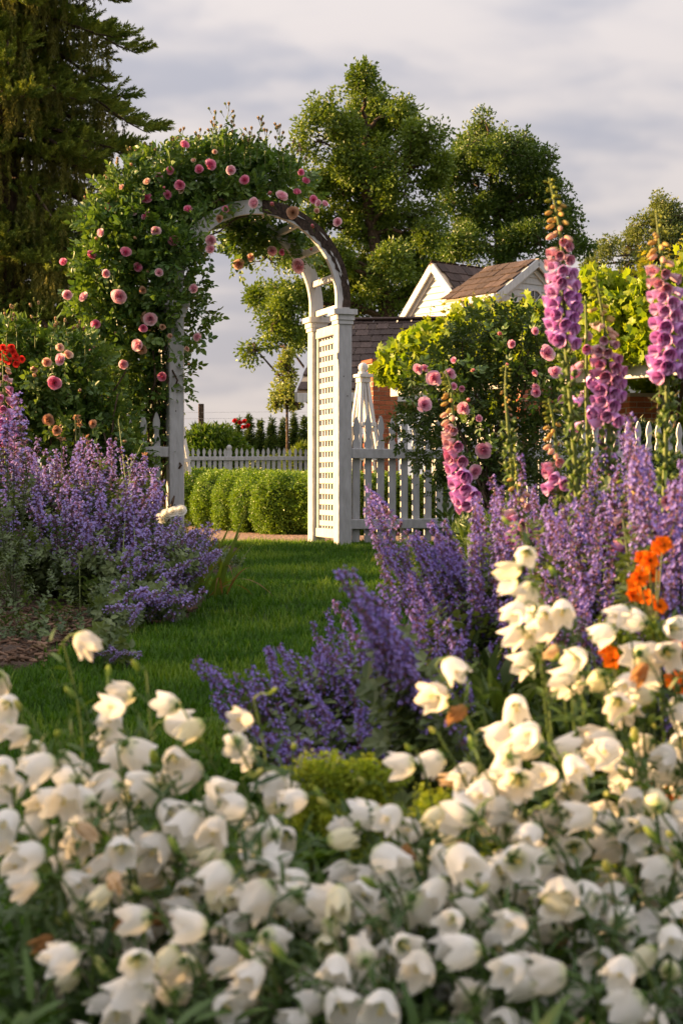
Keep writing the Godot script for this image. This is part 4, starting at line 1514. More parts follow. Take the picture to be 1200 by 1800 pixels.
func bud_sprays(t: Node3D, list: Array, d: float) -> void:   # upright sprays of buds on thin stems
	for q in list:
		var o := P(q[0], q[1], d)
		var b := MB.new()
		var tip := o + Vector3(rf(-0.04, 0.04), 0.16 * q[2], rf(-0.05, 0.05))
		b.tube([o - Vector3(0, 0.1, 0), o, tip], [0.003, 0.0025, 0.0016], 4, Color(0.14, 0.17, 0.04))
		var st := part("cane", b.done(), M.leaf, t)
		for k in 5:
			var f := rf(0.35, 1.0) if k else 1.0
			var e := o.lerp(tip, f) + (Vector3(rf(-0.045, 0.045), rf(0.01, 0.05), rf(-0.03, 0.03)) if k else Vector3(0, 0.015, 0))
			part("rose_bud", S.buds[k % 2], M.pink, st, Transform3D(aim(e - o.lerp(tip, f) + Vector3.UP * 0.03), e))
			for j in 3:
				var lb := MB.new()
				var dd := (rdir() + Vector3.UP * 0.2).normalized()
				lb.leaf6(o.lerp(tip, rf(0, 0.8)), dd, dd.cross(rdir()).normalized(), 0.035, 0.02, Color(0.09, 0.15, 0.03))
				part("leaf", lb.done(), M.leaf, st)


func roses() -> void:
	S.sprig = [rose_sprig(0.09, 2, 0.05, 0.032), rose_sprig(0.105, 3, 0.047, 0.029), rose_sprig(0.075, 2, 0.058, 0.038)]
	var pink := rose_bloom(6, 5, 0.046, 0.056, 0.5, Color(0.78, 0.16, 0.33), Color(0.86, 0.5, 0.6))
	var blush := rose_bloom(6, 5, 0.05, 0.055, 0.6, Color(0.8, 0.42, 0.5), Color(0.88, 0.72, 0.72))
	var cream := rose_bloom(5, 6, 0.042, 0.045, 0.5, Color(0.7, 0.42, 0.36), Color(0.75, 0.62, 0.44))
	var spent := rose_bloom(5, 7, 0.046, 0.04, 1.0, Color(0.36, 0.2, 0.1), Color(0.5, 0.32, 0.2))
	S.buds = [rose_bud(0.011, Color(0.62, 0.42, 0.25)), rose_bud(0.009, Color(0.3, 0.33, 0.1)), rose_bud(0.016, Color(0.68, 0.24, 0.28))]
	var kinds := [pink, blush, cream, spent, S.buds[2], S.buds[0]]
	var t := thing("climbing_rose", "climbing rose with pink double blooms covering the arch and its left side", "rose", on_ground(A(-SPAN - 0.1, 0, 0.2).x, -A(-SPAN - 0.1, 0, 0.2).z))
	var lobes := [[190, 400, 42, 10.3], [228, 352, 50, 10.4], [285, 322, 55, 10.5], [345, 308, 52, 10.6], [405, 305, 52, 10.7], [460, 312, 44, 10.8], [505, 330, 28, 11.0], [250, 410, 62, 10.3], [300, 370, 46, 10.4], [200, 470, 60, 10.25], [255, 500, 58, 10.3], [168, 545, 40, 10.2], [220, 570, 56, 10.25], [275, 570, 36, 10.3], [280, 630, 36, 10.3], [215, 655, 56, 10.25], [262, 700, 44, 10.3], [275, 780, 30, 10.3], [240, 770, 46, 10.3], [272, 840, 26, 10.35], [380, 275, 30, 10.7], [440, 285, 28, 10.75], [540, 350, 14, 10.8], [330, 360, 28, 10.45],
		[430, 408, 34, 11.0], [470, 400, 30, 11.1], [420, 436, 20, 11.0], [500, 420, 26, 11.1], [540, 440, 16, 11.0], [400, 395, 26, 10.9],
		[318, 470, 20, 10.05], [310, 520, 18, 10.05], [326, 432, 22, 10.1], [347, 398, 18, 10.2], [392, 345, 32, 10.4], [440, 342, 26, 10.5], [300, 440, 34, 10.1], [290, 540, 26, 10.1], [370, 330, 34, 10.5], [480, 316, 26, 10.65], [330, 470, 16, 10.3], [350, 500, 14, 10.3], [345, 555, 20, 10.3], [362, 548, 12, 10.3], [330, 590, 16, 10.3], [318, 655, 14, 10.25], [322, 690, 10, 10.25]]
	rose_plant(t, lobes, S.sprig, 4600.0, Color(0.06, 0.13, 0.028), Color(0.155, 0.25, 0.042), 6, 1.0)
	var cb := MB.new()
	for k in 9:
		var s := -SPAN - 0.06 + rf(-0.16, 0.1)
		var pts := []
		for i in 9:
			pts.append(A(s + rf(-0.05, 0.05), i * 0.2, rf(-0.12, 0.35)))
		cb.tube(pts, [0.012, 0.011, 0.01, 0.009, 0.008, 0.008, 0.007, 0.006, 0.005], 6, Color(0.5, 0.55, 0.35))
	var arc := []
	for i in 13:
		var q := arch_point(PI - i * 0.13, 0.74)
		arc.append(A(q.x, q.y, 0.15 + 0.15 * sin(i * 1.3)))
	cb.tube(arc, [0.011], 6, Color(0.5, 0.55, 0.35))
	var arc2 := []
	for i in 16:
		var q := arch_point(PI + 0.1 - i * 0.1, 0.56 + 0.02 * sin(i))
		arc2.append(A(q.x, q.y, 0.02 + 0.02 * sin(i * 0.7)))
	cb.tube(arc2, [0.006], 5, Color(0.5, 0.5, 0.35))
	part("cane", cb.done(), M.bark, t)
	blooms(t, [[369, 292, 0, 1.0], [317, 325, 0, 0.9], [320, 333, 2, 0.8], [255, 349, 0, 1.1], [295, 344, 0, 0.8], [260, 382, 0, 0.85], [306, 424, 0, 0.9], [221, 445, 0, 0.9], [288, 330, 4, 1.0], [203, 387, 4, 1.0], [278, 312, 1, 0.8], [260, 320, 2, 0.7], [216, 330, 2, 0.6], [323, 257, 0, 0.8], [378, 268, 2, 0.5], [341, 283, 2, 0.5], [211, 520, 1, 1.2], [200, 515, 1, 0.6], [150, 524, 1, 0.85], [118, 518, 1, 0.8], [114, 462, 0, 0.7], [265, 560, 1, 1.1], [252, 576, 0, 0.7], [245, 606, 1, 1.0], [250, 614, 3, 0.8], [251, 510, 3, 0.6], [288, 661, 0, 0.85], [192, 712, 3, 0.9], [196, 698, 2, 0.8], [258, 558, 3, 0.9], [343, 508, 1, 0.8], [345, 592, 1, 0.7], [370, 440, 1, 0.8], [372, 421, 1, 0.9], [386, 384, 3, 0.6], [397, 368, 0, 0.6], [449, 358, 1, 0.95], [472, 341, 4, 1.1], [493, 348, 1, 1.05], [480, 361, 4, 1.3], [515, 374, 3, 1.0], [537, 320, 0, 0.7], [528, 304, 0, 0.6], [521, 340, 0, 0.7], [551, 352, 0, 0.75], [561, 358, 1, 0.6], [556, 372, 2, 0.6], [594, 391, 1, 0.75], [550, 400, 4, 1.1], [570, 360, 1, 0.6], [528, 466, 1, 1.3, 10.9], [478, 440, 1, 0.9, 10.95], [497, 443, 0, 0.6, 10.95], [420, 464, 2, 1.1, 10.9], [442, 452, 2, 0.8, 10.9], [548, 440, 4, 1.0, 10.9], [175, 738, 3, 0.8], [300, 590, 2, 0.5], [286, 575, 3, 0.5], [232, 290, 5, 1.3], [170, 420, 5, 1.4], [240, 420, 5, 1.4], [262, 480, 5, 1.2], [330, 640, 5, 1.2], [330, 612, 2, 0.5], [205, 585, 5, 1.5], [350, 300, 0, 0.8], [300, 300, 0, 0.7], [405, 300, 1, 0.8], [430, 318, 0, 0.85], [235, 372, 1, 0.8], [190, 365, 0, 0.7], [180, 410, 1, 0.7], [160, 450, 0, 0.8], [275, 405, 1, 0.8], [330, 370, 0, 0.75], [240, 470, 0, 0.8], [185, 480, 1, 0.7], [280, 480, 1, 0.7], [170, 570, 0, 0.8], [215, 640, 1, 0.8], [160, 610, 1, 0.7]], 10.0, kinds, 0.08)
	bud_sprays(t, [[385, 262, 1.5], [395, 250, 1.6], [372, 258, 1.2], [405, 262, 1.3], [440, 268, 1.0], [452, 262, 1.1], [466, 270, 0.9], [490, 280, 1.3], [498, 275, 1.2], [430, 272, 0.8], [320, 268, 0.8], [268, 285, 0.7], [238, 300, 0.8], [205, 320, 0.9], [185, 345, 0.9], [160, 378, 0.9], [168, 372, 0.7], [520, 300, 0.8], [300, 272, 0.6], [345, 268, 0.8], [150, 420, 0.8], [218, 312, 0.7], [510, 290, 0.9]], 10.35)
	# shrub rose, left
	var t2 := thing("shrub_rose", "spreading green shrub rose left of the arbor with one hot pink bloom", "rose", foot(90, 9.5))
	var l2 := [[140, 640, 46, 9.6], [85, 640, 52, 9.5], [32, 630, 46, 9.5], [62, 690, 52, 9.4], [140, 700, 56, 9.6], [20, 700, 40, 9.5], [110, 765, 46, 9.5], [185, 740, 52, 9.7], [195, 800, 50, 9.8], [40, 760, 40, 9.5], [150, 820, 40, 9.8], [230, 840, 40, 9.9], [-20, 660, 46, 9.5], [10, 600, 26, 9.5], [60, 590, 20, 9.5]]
	rose_plant(t2, l2, S.sprig, 4200.0, Color(0.065, 0.13, 0.028), Color(0.16, 0.25, 0.042), 5, 1.0)
	var c2 := MB.new()
	for k in 12:
		var g := foot(rf(30, 220), rf(9.3, 9.8))
		limb(c2, g, P(rf(0, 250), rf(640, 740), rf(9.3, 9.8)), 0.01, 0.005, 0.1, 0.04, 5, Color(0.5, 0.55, 0.35))
	part("cane", c2.done(), M.bark, t2)
	blooms(t2, [[96, 673, 0, 1.05], [110, 632, 1, 0.9], [119, 625, 2, 0.8], [105, 611, 2, 0.7], [82, 636, 2, 0.8], [63, 661, 5, 1.6], [92, 663, 5, 1.2], [140, 687, 5, 1.4], [86, 737, 3, 0.9], [100, 757, 3, 0.7], [132, 758, 5, 1.3], [164, 745, 3, 0.6], [205, 772, 5, 1.3], [222, 775, 5, 1.2], [178, 800, 5, 1.2], [107, 748, 5, 1.0], [60, 650, 2, 0.6]], 9.05, kinds, 0.05)
	bud_sprays(t2, [[12, 590, 1.0], [30, 585, 0.9], [62, 585, 1.0], [120, 600, 0.7], [90, 605, 0.7], [150, 605, 0.7]], 9.2)
	# red roses at the left edge
	var t3 := thing("red_rose", "scarlet rose cluster at the left edge above the lavender-blue spikes", "rose", foot(10, 9.0))
	var cr := MB.new()
	limb(cr, foot(10, 9.0), P(14, 630, 9.0), 0.01, 0.005, 0.02, 0.03, 5, Color(0.5, 0.55, 0.35))
	part("cane", cr.done(), M.bark, t3)
	var red := rose_bloom(4, 6, 0.022, 0.02, 0.8, Color(0.5, 0.02, 0.015), Color(0.75, 0.06, 0.04))
	for q in [[20, 611], [11, 620], [28, 627], [18, 635], [12, 632], [38, 632], [5, 612], [30, 640], [2, 628], [24, 618]]:
		part("rose_bloom", red, M.pink, t3, Transform3D(aim(Vector3(rf(-0.5, 0.5), rf(0, 0.7), 0.8), rf(0, 6)), P(q[0], q[1], 8.9)))
	var dark := rose_bloom(5, 6, 0.04, 0.035, 0.8, Color(0.12, 0.006, 0.014), Color(0.2, 0.012, 0.03))
	for q in [[6, 778], [3, 824], [12, 822], [2, 770]]:
		part("rose_bloom", dark, M.pink, t3, Transform3D(aim(Vector3(rf(-0.3, 0.3), 0.4, 0.9)), P(q[0], q[1], 7.9)), "dark crimson rose bloom")
	# pink rose bush, right
	var t4 := thing("pink_rose_bush", "tall bush of pale pink double roses in front of the right fence", "rose", foot(820, 9.9))
	var l4 := [[745, 700, 40, 10.0], [730, 760, 40, 10.1], [790, 640, 46, 9.9], [850, 620, 52, 9.8], [910, 630, 52, 9.8], [800, 700, 52, 9.9], [860, 700, 56, 9.8], [930, 700, 50, 9.8], [770, 800, 44, 9.9], [830, 800, 50, 9.8], [890, 780, 52, 9.8], [950, 790, 50, 9.8], [880, 570, 34, 9.8], [830, 585, 28, 9.8], [930, 580, 34, 9.8], [790, 850, 30, 9.9], [850, 860, 40, 9.8], [960, 640, 34, 9.8], [930, 860, 44, 9.8], [990, 720, 36, 9.8], [720, 650, 14, 10.0]]
	rose_plant(t4, l4, [rose_sprig(0.075, 2, 0.036, 0.022), rose_sprig(0.085, 3, 0.034, 0.02)], 4400.0, Color(0.05, 0.095, 0.022), Color(0.125, 0.18, 0.032), 9, 0.8)
	var c4 := MB.new()
	for k in 16:
		limb(c4, foot(rf(780, 930), rf(9.6, 10.0)), P(rf(730, 970), rf(560, 760), rf(9.6, 10.0)), 0.011, 0.004, 0.08, 0.05, 5, Color(0.5, 0.4, 0.3))
	part("cane", c4.done(), M.bark, t4)
	var p1 := rose_bloom(6, 7, 0.05, 0.045, 0.9, Color(0.72, 0.28, 0.42), Color(0.84, 0.58, 0.68))
	var p2 := rose_bloom(5, 6, 0.04, 0.04, 0.7, Color(0.7, 0.22, 0.36), Color(0.82, 0.5, 0.6))
	blooms(t4, [[745, 712, 0, 1.0], [763, 665, 0, 1.05], [735, 648, 0, 0.7], [745, 648, 1, 0.7], [797, 680, 1, 0.7], [850, 790, 0, 1.15], [833, 828, 0, 1.0], [960, 621, 0, 1.1], [790, 658, 0, 0.8], [815, 718, 0, 0.9], [822, 705, 4, 1.2], [840, 737, 1, 0.7], [812, 682, 1, 0.6], [897, 604, 1, 0.8], [880, 588, 4, 1.2], [798, 634, 1, 0.6], [943, 690, 1, 0.9], [942, 680, 1, 0.7], [940, 655, 1, 0.6], [940, 583, 1, 0.7], [890, 640, 4, 1.0], [975, 655, 0, 0.9], [985, 700, 1, 0.8], [735, 645, 4, 1.0], [818, 898, 1, 0.7], [828, 652, 4, 1.0]], 9.3, [p1, p2, p1, p2, S.buds[2], S.buds[0]], 0.05)
	# small white iris-like bloom in the left bed


# ---------------------------------------------------------------- catmint
func catmint(label: String, region: PackedVector2Array, y0: float, d0: float, y1: float, d1: float, count: int, crown: Vector3, lean: Vector3, s0: float, s1: float, leafs: int, group: String, spread := 0.3, fat := 0.98) -> void:
	var t := thing("catmint", label, "catmint", crown, group)
	var lo := Vector2(1e9, 1e9)
	var hi := Vector2(-1e9, -1e9)
	for p in region:
		lo = lo.min(p)
		hi = hi.max(p)
	var stems := MB.new()
	var lx := []
	var made := 0
	while made < count:
		var q := Vector2(rf(lo.x, hi.x), rf(lo.y, hi.y))
		if not Geometry2D.is_point_in_polygon(q, region):
			continue
		made += 1
		var d := lerpf(d0, d1, clampf((q.y - y0) / (y1 - y0), 0, 1)) + rf(-spread, spread)
		var tip := P(q.x, q.y, d)
		var l := rf(s0, s1)
		var b := crown + Vector3((tip.x - crown.x) * rf(0.1, 0.45), 0, (tip.z - crown.z) * rf(0.1, 0.45))
		b.y = ground_y(-b.z)
		var dir := ((tip - b).normalized() * 0.75 + Vector3.UP * 0.35 + lean + rdir() * 0.36).normalized()
		if tip.y - dir.y * l < ground_y(d) + 0.04:
			l = maxf(0.08, (tip.y - ground_y(d) - 0.04) / maxf(dir.y, 0.2))
		var st := tip - dir * l
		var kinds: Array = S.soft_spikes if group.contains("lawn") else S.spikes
		part("flower_spike", kinds[rng.randi() % kinds.size()], M.floret, t, Transform3D(aim(dir, rf(0, TAU)).scaled_local(Vector3(fat, 1, fat) * l / 0.25), st))
		var mid := b.lerp(st, 0.55) + Vector3.UP * 0.06 - dir * 0.02
		stems.tube([b, b.lerp(mid, 0.5) + Vector3.UP * 0.03, mid, st], [0.0026, 0.0024, 0.002, 0.0017], 4, Color(0.1, 0.13, 0.06))
		for k in leafs:
			var f := rf(0.1, 1.0)
			var o := b.lerp(mid, f / 0.55) if f < 0.55 else mid.lerp(st, (f - 0.55) / 0.45)
			lx.append(Transform3D(aim(dir + rdir() * 0.6, rf(0, TAU)).scaled_local(Vector3.ONE * rf(0.7, 1.3)), o + rdir() * 0.03))
	var so := part("stems", stems.done(), M.leaf, t)
	so.set_meta("kind", "stuff")
	many("leaves", S.mint, M.leaf, t, lx, Color(0.08, 0.125, 0.04), Color(0.17, 0.225, 0.075))


func catmints() -> void:
	S.spikes = [catmint_spike(0.25, 9, 0.3), catmint_spike(0.25, 10, 0.22), catmint_spike(0.25, 8, 0.4), catmint_spike(0.25, 11, 0.15)]
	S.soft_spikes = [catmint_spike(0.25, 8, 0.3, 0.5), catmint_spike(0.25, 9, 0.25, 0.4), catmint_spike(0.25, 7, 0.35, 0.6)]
	var b := MB.new()
	for k in 10:
		var a := k * 2.4
		var dir := Vector3(cos(a), 0.35, sin(a)).normalized()
		b.leaf6(Vector3(0, 0.012 * (k / 2), 0), dir, dir.cross(Vector3.UP).normalized(), 0.026, 0.016, Color(1, 1, 1) * rf(0.8, 1.2))
	S.mint = b.done()
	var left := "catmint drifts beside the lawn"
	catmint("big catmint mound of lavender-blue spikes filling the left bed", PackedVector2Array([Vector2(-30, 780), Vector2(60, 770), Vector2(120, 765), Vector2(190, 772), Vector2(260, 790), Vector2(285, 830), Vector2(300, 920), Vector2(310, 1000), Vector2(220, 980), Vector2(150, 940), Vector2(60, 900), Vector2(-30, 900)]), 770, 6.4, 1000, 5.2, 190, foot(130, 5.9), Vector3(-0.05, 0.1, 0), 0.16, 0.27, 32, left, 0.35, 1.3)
	catmint("catmint flopping low over the lawn edge before the strap leaves", PackedVector2Array([Vector2(270, 900), Vector2(385, 905), Vector2(392, 960), Vector2(370, 1030), Vector2(330, 1075), Vector2(230, 1080), Vector2(180, 1040), Vector2(260, 980)]), 900, 5.7, 1080, 4.8, 110, foot(190, 5.3), Vector3(0.35, -0.12, 0.1), 0.12, 0.2, 18, left, 0.2, 1.35)
	catmint("lone tall catmint stem rising at the far left edge", PackedVector2Array([Vector2(16, 684), Vector2(30, 684), Vector2(34, 760), Vector2(12, 760)]), 690, 5.4, 770, 5.4, 5, foot(20, 5.5), Vector3(-0.03, 0.7, 0), 0.2, 0.28, 6, left, 0.05, 1.6)
	catmint("small catmint sprig lying on the lawn before the left bed", PackedVector2Array([Vector2(165, 1128), Vector2(262, 1150), Vector2(262, 1162), Vector2(175, 1142)]), 1128, 4.05, 1160, 3.95, 7, foot(190, 4.3), Vector3(0.4, -0.25, 0.2), 0.07, 0.11, 4, left, 0.03)
	var right := "catmint clumps in the right border"
	catmint("dense catmint clump at centre, low behind the lime flowers", PackedVector2Array([Vector2(335, 1140), Vector2(400, 1200), Vector2(460, 1125), Vector2(520, 1140), Vector2(570, 1050), Vector2(640, 1080), Vector2(720, 1100), Vector2(780, 1230), Vector2(700, 1330), Vector2(560, 1330), Vector2(430, 1290), Vector2(360, 1230)]), 1060, 2.75, 1330, 2.3, 150, foot(660, 2.55), Vector3(-0.25, 0.1, 0), 0.12, 0.19, 14, right, 0.12)
	catmint("long leaning catmint spikes pointing left over the open lawn", PackedVector2Array([Vector2(548, 952), Vector2(575, 952), Vector2(650, 1040), Vector2(700, 1090), Vector2(740, 1160), Vector2(700, 1180), Vector2(640, 1090), Vector2(590, 1010)]), 950, 2.1, 1180, 2.0, 18, foot(800, 2.15), Vector3(-0.45, 0.25, 0), 0.12, 0.17, 6, right, 0.06)
	catmint("airy catmint leaning left before the picket gate end of the fence", PackedVector2Array([Vector2(635, 840), Vector2(665, 870), Vector2(690, 960), Vector2(770, 900), Vector2(830, 950), Vector2(850, 1080), Vector2(840, 1210), Vector2(760, 1120), Vector2(690, 1010), Vector2(640, 900)]), 840, 3.5, 1210, 3.0, 95, foot(880, 3.4), Vector3(-0.3, 0.2, 0), 0.14, 0.2, 9, right, 0.15)
	catmint("loose catmint behind the lime flowers, its tips over the lawn's right side", PackedVector2Array([Vector2(660, 1010), Vector2(720, 980), Vector2(800, 1060), Vector2(850, 1200), Vector2(800, 1330), Vector2(720, 1290), Vector2(690, 1140)]), 1000, 3.0, 1330, 2.3, 60, foot(800, 2.7), Vector3(-0.25, 0.2, 0), 0.12, 0.19, 10, right, 0.12)
	catmint("deep violet catmint below the short leaning foxglove", PackedVector2Array([Vector2(820, 870), Vector2(880, 830), Vector2(950, 860), Vector2(980, 960), Vector2(960, 1080), Vector2(940, 1230), Vector2(860, 1200), Vector2(830, 1080)]), 830, 3.3, 1230, 2.8, 95, foot(910, 3.1), Vector3(-0.1, 0.25, 0), 0.14, 0.21, 12, right, 0.15)
	catmint("upright catmint clump between the tall foxgloves", PackedVector2Array([Vector2(905, 800), Vector2(960, 790), Vector2(1010, 830), Vector2(1060, 740), Vector2(1110, 700), Vector2(1140, 800), Vector2(1130, 1000), Vector2(1060, 1140), Vector2(960, 1160), Vector2(940, 1000)]), 720, 3.0, 1150, 2.6, 105, foot(1040, 2.8), Vector3(0.0, 0.4, 0), 0.14, 0.22, 12, right, 0.15)
	catmint("catmint at the right edge above the orange flowers", PackedVector2Array([Vector2(1100, 690), Vector2(1130, 700), Vector2(1150, 860), Vector2(1230, 760), Vector2(1240, 1130), Vector2(1160, 1200), Vector2(1120, 1000)]), 700, 2.5, 1200, 2.2, 50, foot(1170, 2.4), Vector3(0.05, 0.4, 0), 0.14, 0.22, 9, right, 0.12)


# ---------------------------------------------------------------- foxgloves
func along_path(pts: Array, s: float) -> Array:   # point and direction at distance s
	var i := 0
	while i < pts.size() - 2 and s > pts[i].distance_to(pts[i + 1]):
		s -= pts[i].distance_to(pts[i + 1])
		i += 1
	var dir: Vector3 = (pts[i + 1] - pts[i]).normalized()
	return [pts[i] + dir * s, dir]


func smooth(pts: Array) -> Array:
	var c := Curve3D.new()
	for i in pts.size():
		var tan_v: Vector3 = (pts[mini(i + 1, pts.size() - 1)] - pts[maxi(i - 1, 0)]) / 6.0
		c.add_point(pts[i], -tan_v, tan_v)
	return Array(c.tessellate_even_length(4, 0.03))


# px path from tip to ground; the zones are in metres from the tip
func foxglove(label: String, path: Array, d: float, buds: float, flowers: float, bl: float, spacing: float, lip: Array, spread: float, face: float, capsules := true) -> void:
	var pts := []
	for q in path:
		pts.append(P(q[0], q[1], d))
	var last: Vector3 = pts[pts.size() - 1]
	var g := on_ground(last.x + 0.02, -last.z)
	pts.append(g)
	pts = smooth(pts)
	var t := thing("foxglove", label, "foxglove", g, "foxgloves in the right border")
	var total := 0.0
	for i in pts.size() - 1:
		total += pts[i].distance_to(pts[i + 1])
	var radii := []
	for i in pts.size():
		radii.append(lerpf(0.0018, 0.0075, pow(float(i) / (pts.size() - 1), 0.6)))
	var b := MB.new()
	b.tube(pts, radii, 8, Color(0.15, 0.2, 0.04))
	part("stem", b.done(), M.leaf, t)
	# tip tuft and buds
	var s := 0.004
	var turn := rf(0, TAU)
	var k := 0
	var ctr := face
	while s < buds:
		var f := s / buds
		var q := along_path(pts, s)
		turn += 2.4
		var a := ctr + sin(turn) * spread * (0.5 + 0.5 * f) + (rf(2.4, 3.8) if k % 5 == 0 else 0.0)
		var out := Vector3(cos(a), 0, sin(a))
		var size := lerpf(0.0085, bl * 0.6, pow(f, 0.9))
		var o: Vector3 = q[0] + out * (0.004 + size * 0.35)
		part("bud", S.fox_buds[0 if f < 0.45 else (1 if f < 0.8 else 2)], M.pink, t, Transform3D(aim(out * 0.9 + Vector3.DOWN * (0.15 + 0.5 * f) + q[1] * -0.1, rf(0, TAU)).scaled_local(Vector3.ONE * size), o))
		s += lerpf(0.0032, 0.0085, f) * (spacing / 0.0076)
		k += 1
	while s < flowers:
		var f := (s - buds) / maxf(flowers - buds, 0.001)
		var q := along_path(pts, s)
		turn += 2.4
		var a := ctr + (fmod(turn * 0.618, 2.0) - 1.0) * spread * 1.15 + rf(-0.3, 0.3)
		var out := Vector3(cos(a), 0, sin(a))
		var dir := (out * rf(0.75, 1.05) + Vector3.DOWN * lerpf(0.35, 0.65, f)).normalized()
		var size := bl * lerpf(0.66, 1.0, minf(1.0, f * 1.8)) * rf(0.92, 1.06)
		var x := Vector3.DOWN
		x = (x - dir * dir.dot(x)).normalized()
		var ba := Basis(x, dir, x.cross(dir))
		part("flower", lip[0 if f < 0.22 else (1 if f < 0.5 else 2)], M.pink, t, Transform3D(ba.rotated(dir, rf(-0.2, 0.2)).scaled_local(Vector3.ONE * size), q[0] + out * 0.008))
		s += spacing * rf(0.8, 1.2)
	# seed capsules and bracts down the stem
	var cb := MB.new()
	while s < total - 0.05:
		var q := along_path(pts, s)
		turn += 2.4
		var out := Vector3(cos(turn), 0.1, sin(turn)).normalized()
		var o: Vector3 = q[0]
		if capsules:
			cb.ball(o + out * 0.014 + Vector3.UP * 0.004, Vector3(0.006, 0.009, 0.006), 6, 5, Color(0.13, 0.19, 0.04), aim(out + Vector3.UP))
			for j in 4:
				var a := TAU * j / 4
				var sd := out.cross(Vector3.UP).normalized()
				var dd := (out * 0.8 + sd * cos(a) * 0.7 + Vector3.UP * sin(a) * 0.7).normalized()
				cb.leaf(o + out * 0.008, dd, dd.cross(out).normalized(), 0.016, 0.008, Color(0.14, 0.22, 0.05))
			cb.tube([o + out * 0.02, o + out * 0.036 + Vector3.UP * 0.008], [0.0009, 0.0004], 3, Color(0.3, 0.3, 0.15))
		var bd := (out + Vector3.DOWN * rf(-0.2, 0.5)).normalized()
		cb.blade(o, bd, bd.cross(Vector3.UP).normalized(), rf(0.022, 0.05), 0.008, 0.4, 4, Color(0.1, 0.17, 0.035), Color(0.15, 0.22, 0.05))
		s += 0.0085
	part("bracts", cb.done(), M.leaf, t).set_meta("kind", "stuff")
	for j in 9:
		var lb := MB.new()
		var a := j * 2.4
		var dd := Vector3(cos(a), rf(0.4, 1.0), sin(a)).normalized()
		lb.blade(g + Vector3.UP * rf(0.0, 0.28) , dd, dd.cross(Vector3.UP).normalized(), rf(0.16, 0.28), rf(0.04, 0.065), 0.6, 7, Color(0.045, 0.085, 0.02), Color(0.07, 0.12, 0.03))
		part("leaf", lb.done(), M.leaf, t)


func foxgloves() -> void:
	var pale := Color(0.72, 0.5, 0.46)
	var pinkish := Color(0.66, 0.33, 0.52)
	var mag := Color(0.5, 0.155, 0.5)
	var lip := [foxglove_bell(Color(0.74, 0.6, 0.48), Color(0.7, 0.46, 0.52)), foxglove_bell(Color(0.84, 0.66, 0.8), Color(0.81, 0.58, 0.84)), foxglove_bell(Color(0.8, 0.57, 0.85), Color(0.76, 0.47, 0.83))]
	var soft := [foxglove_bell(Color(0.75, 0.62, 0.5), Color(0.72, 0.52, 0.52)), foxglove_bell(pale, pinkish), foxglove_bell(Color(0.8, 0.56, 0.82), Color(0.77, 0.47, 0.81))]
	S.fox_buds = []
	for c in [Color(0.3, 0.34, 0.06), Color(0.58, 0.42, 0.14), Color(0.7, 0.46, 0.34)]:
		var b := MB.new()
		b.ball(Vector3(0, 0.45, 0), Vector3(0.27, 0.55, 0.27), 8, 7, c)
		for k in 5:
			var a := TAU * k / 5
			var dd := Vector3(cos(a) * 0.6, 0.8, sin(a) * 0.6).normalized()
			b.leaf(Vector3(0, -0.05, 0), dd, dd.cross(Vector3(cos(a), 0, sin(a))).normalized(), 0.5, 0.28, Color(0.17, 0.24, 0.05))
		S.fox_buds.append(b.done())
	var fw := 2.0   # azimuth of the front-left
	foxglove("tallest foxglove, its curved green tip against the sky", [[964, 312], [972, 345], [985, 420], [990, 520], [993, 600], [1003, 720], [1012, 850], [1016, 960]], 2.9, 0.125, 0.325, 0.035, 0.0062, lip, 1.35, fw)
	foxglove("foxglove at the right edge with the fullest magenta bells", [[1152, 368], [1160, 440], [1172, 540], [1172, 640], [1170, 760], [1166, 900], [1165, 1000]], 2.75, 0.105, 0.31, 0.036, 0.006, lip, 1.35, 1.75)
	foxglove("middle foxglove with a cream bud tip below the vine", [[1046, 484], [1056, 540], [1066, 620], [1070, 720], [1068, 830], [1066, 960]], 2.9, 0.125, 0.29, 0.035, 0.0064, soft, 1.2, 1.9)
	foxglove("short foxglove leaning left before the pink rose bush", [[782, 650], [792, 680], [797, 740], [812, 810], [825, 860], [842, 940]], 3.6, 0.135, 0.345, 0.042, 0.0095, soft, 0.9, 2.5)
	foxglove("unopened green foxglove spike between two rose blooms", [[889, 640], [888, 690], [893, 760], [899, 830], [903, 960]], 3.3, 0.13, 0.131, 0.012, 0.006, soft, 3.0, 1.9)
	foxglove("small foxglove of pale drooping buds among the catmint", [[963, 700], [972, 740], [978, 800], [985, 860], [992, 960]], 3.0, 0.12, 0.18, 0.034, 0.009, soft, 1.0, 2.4)
	foxglove("slim foxglove half behind the tallest one, few pink bells", [[1028, 520], [1030, 600], [1030, 700], [1034, 820], [1036, 960]], 3.4, 0.06, 0.3, 0.04, 0.018, soft, 2.4, 1.8)
	foxglove("low foxglove tip with pale buds left of the small one", [[902, 800], [908, 830], [912, 880], [918, 960]], 3.15, 0.1, 0.2, 0.034, 0.012, soft, 1.2, 2.3)
	foxglove("low pink foxglove deep in the catmint under the middle one", [[1100, 830], [1105, 880], [1110, 960], [1112, 1060]], 2.8, 0.06, 0.26, 0.04, 0.014, soft, 2.2, 1.9)
	foxglove("foxglove cut by the right frame edge beside the orange flowers", [[1200, 830], [1198, 860], [1202, 960], [1204, 1100]], 2.5, 0.03, 0.16, 0.044, 0.012, soft, 2.2, 2.2)
	foxglove("pale pink foxglove at the far left edge below the scarlet roses", [[4, 615], [6, 660], [8, 720], [10, 800], [12, 960]], 6.6, 0.1, 0.42, 0.05, 0.012, soft, 2.4, 1.2)


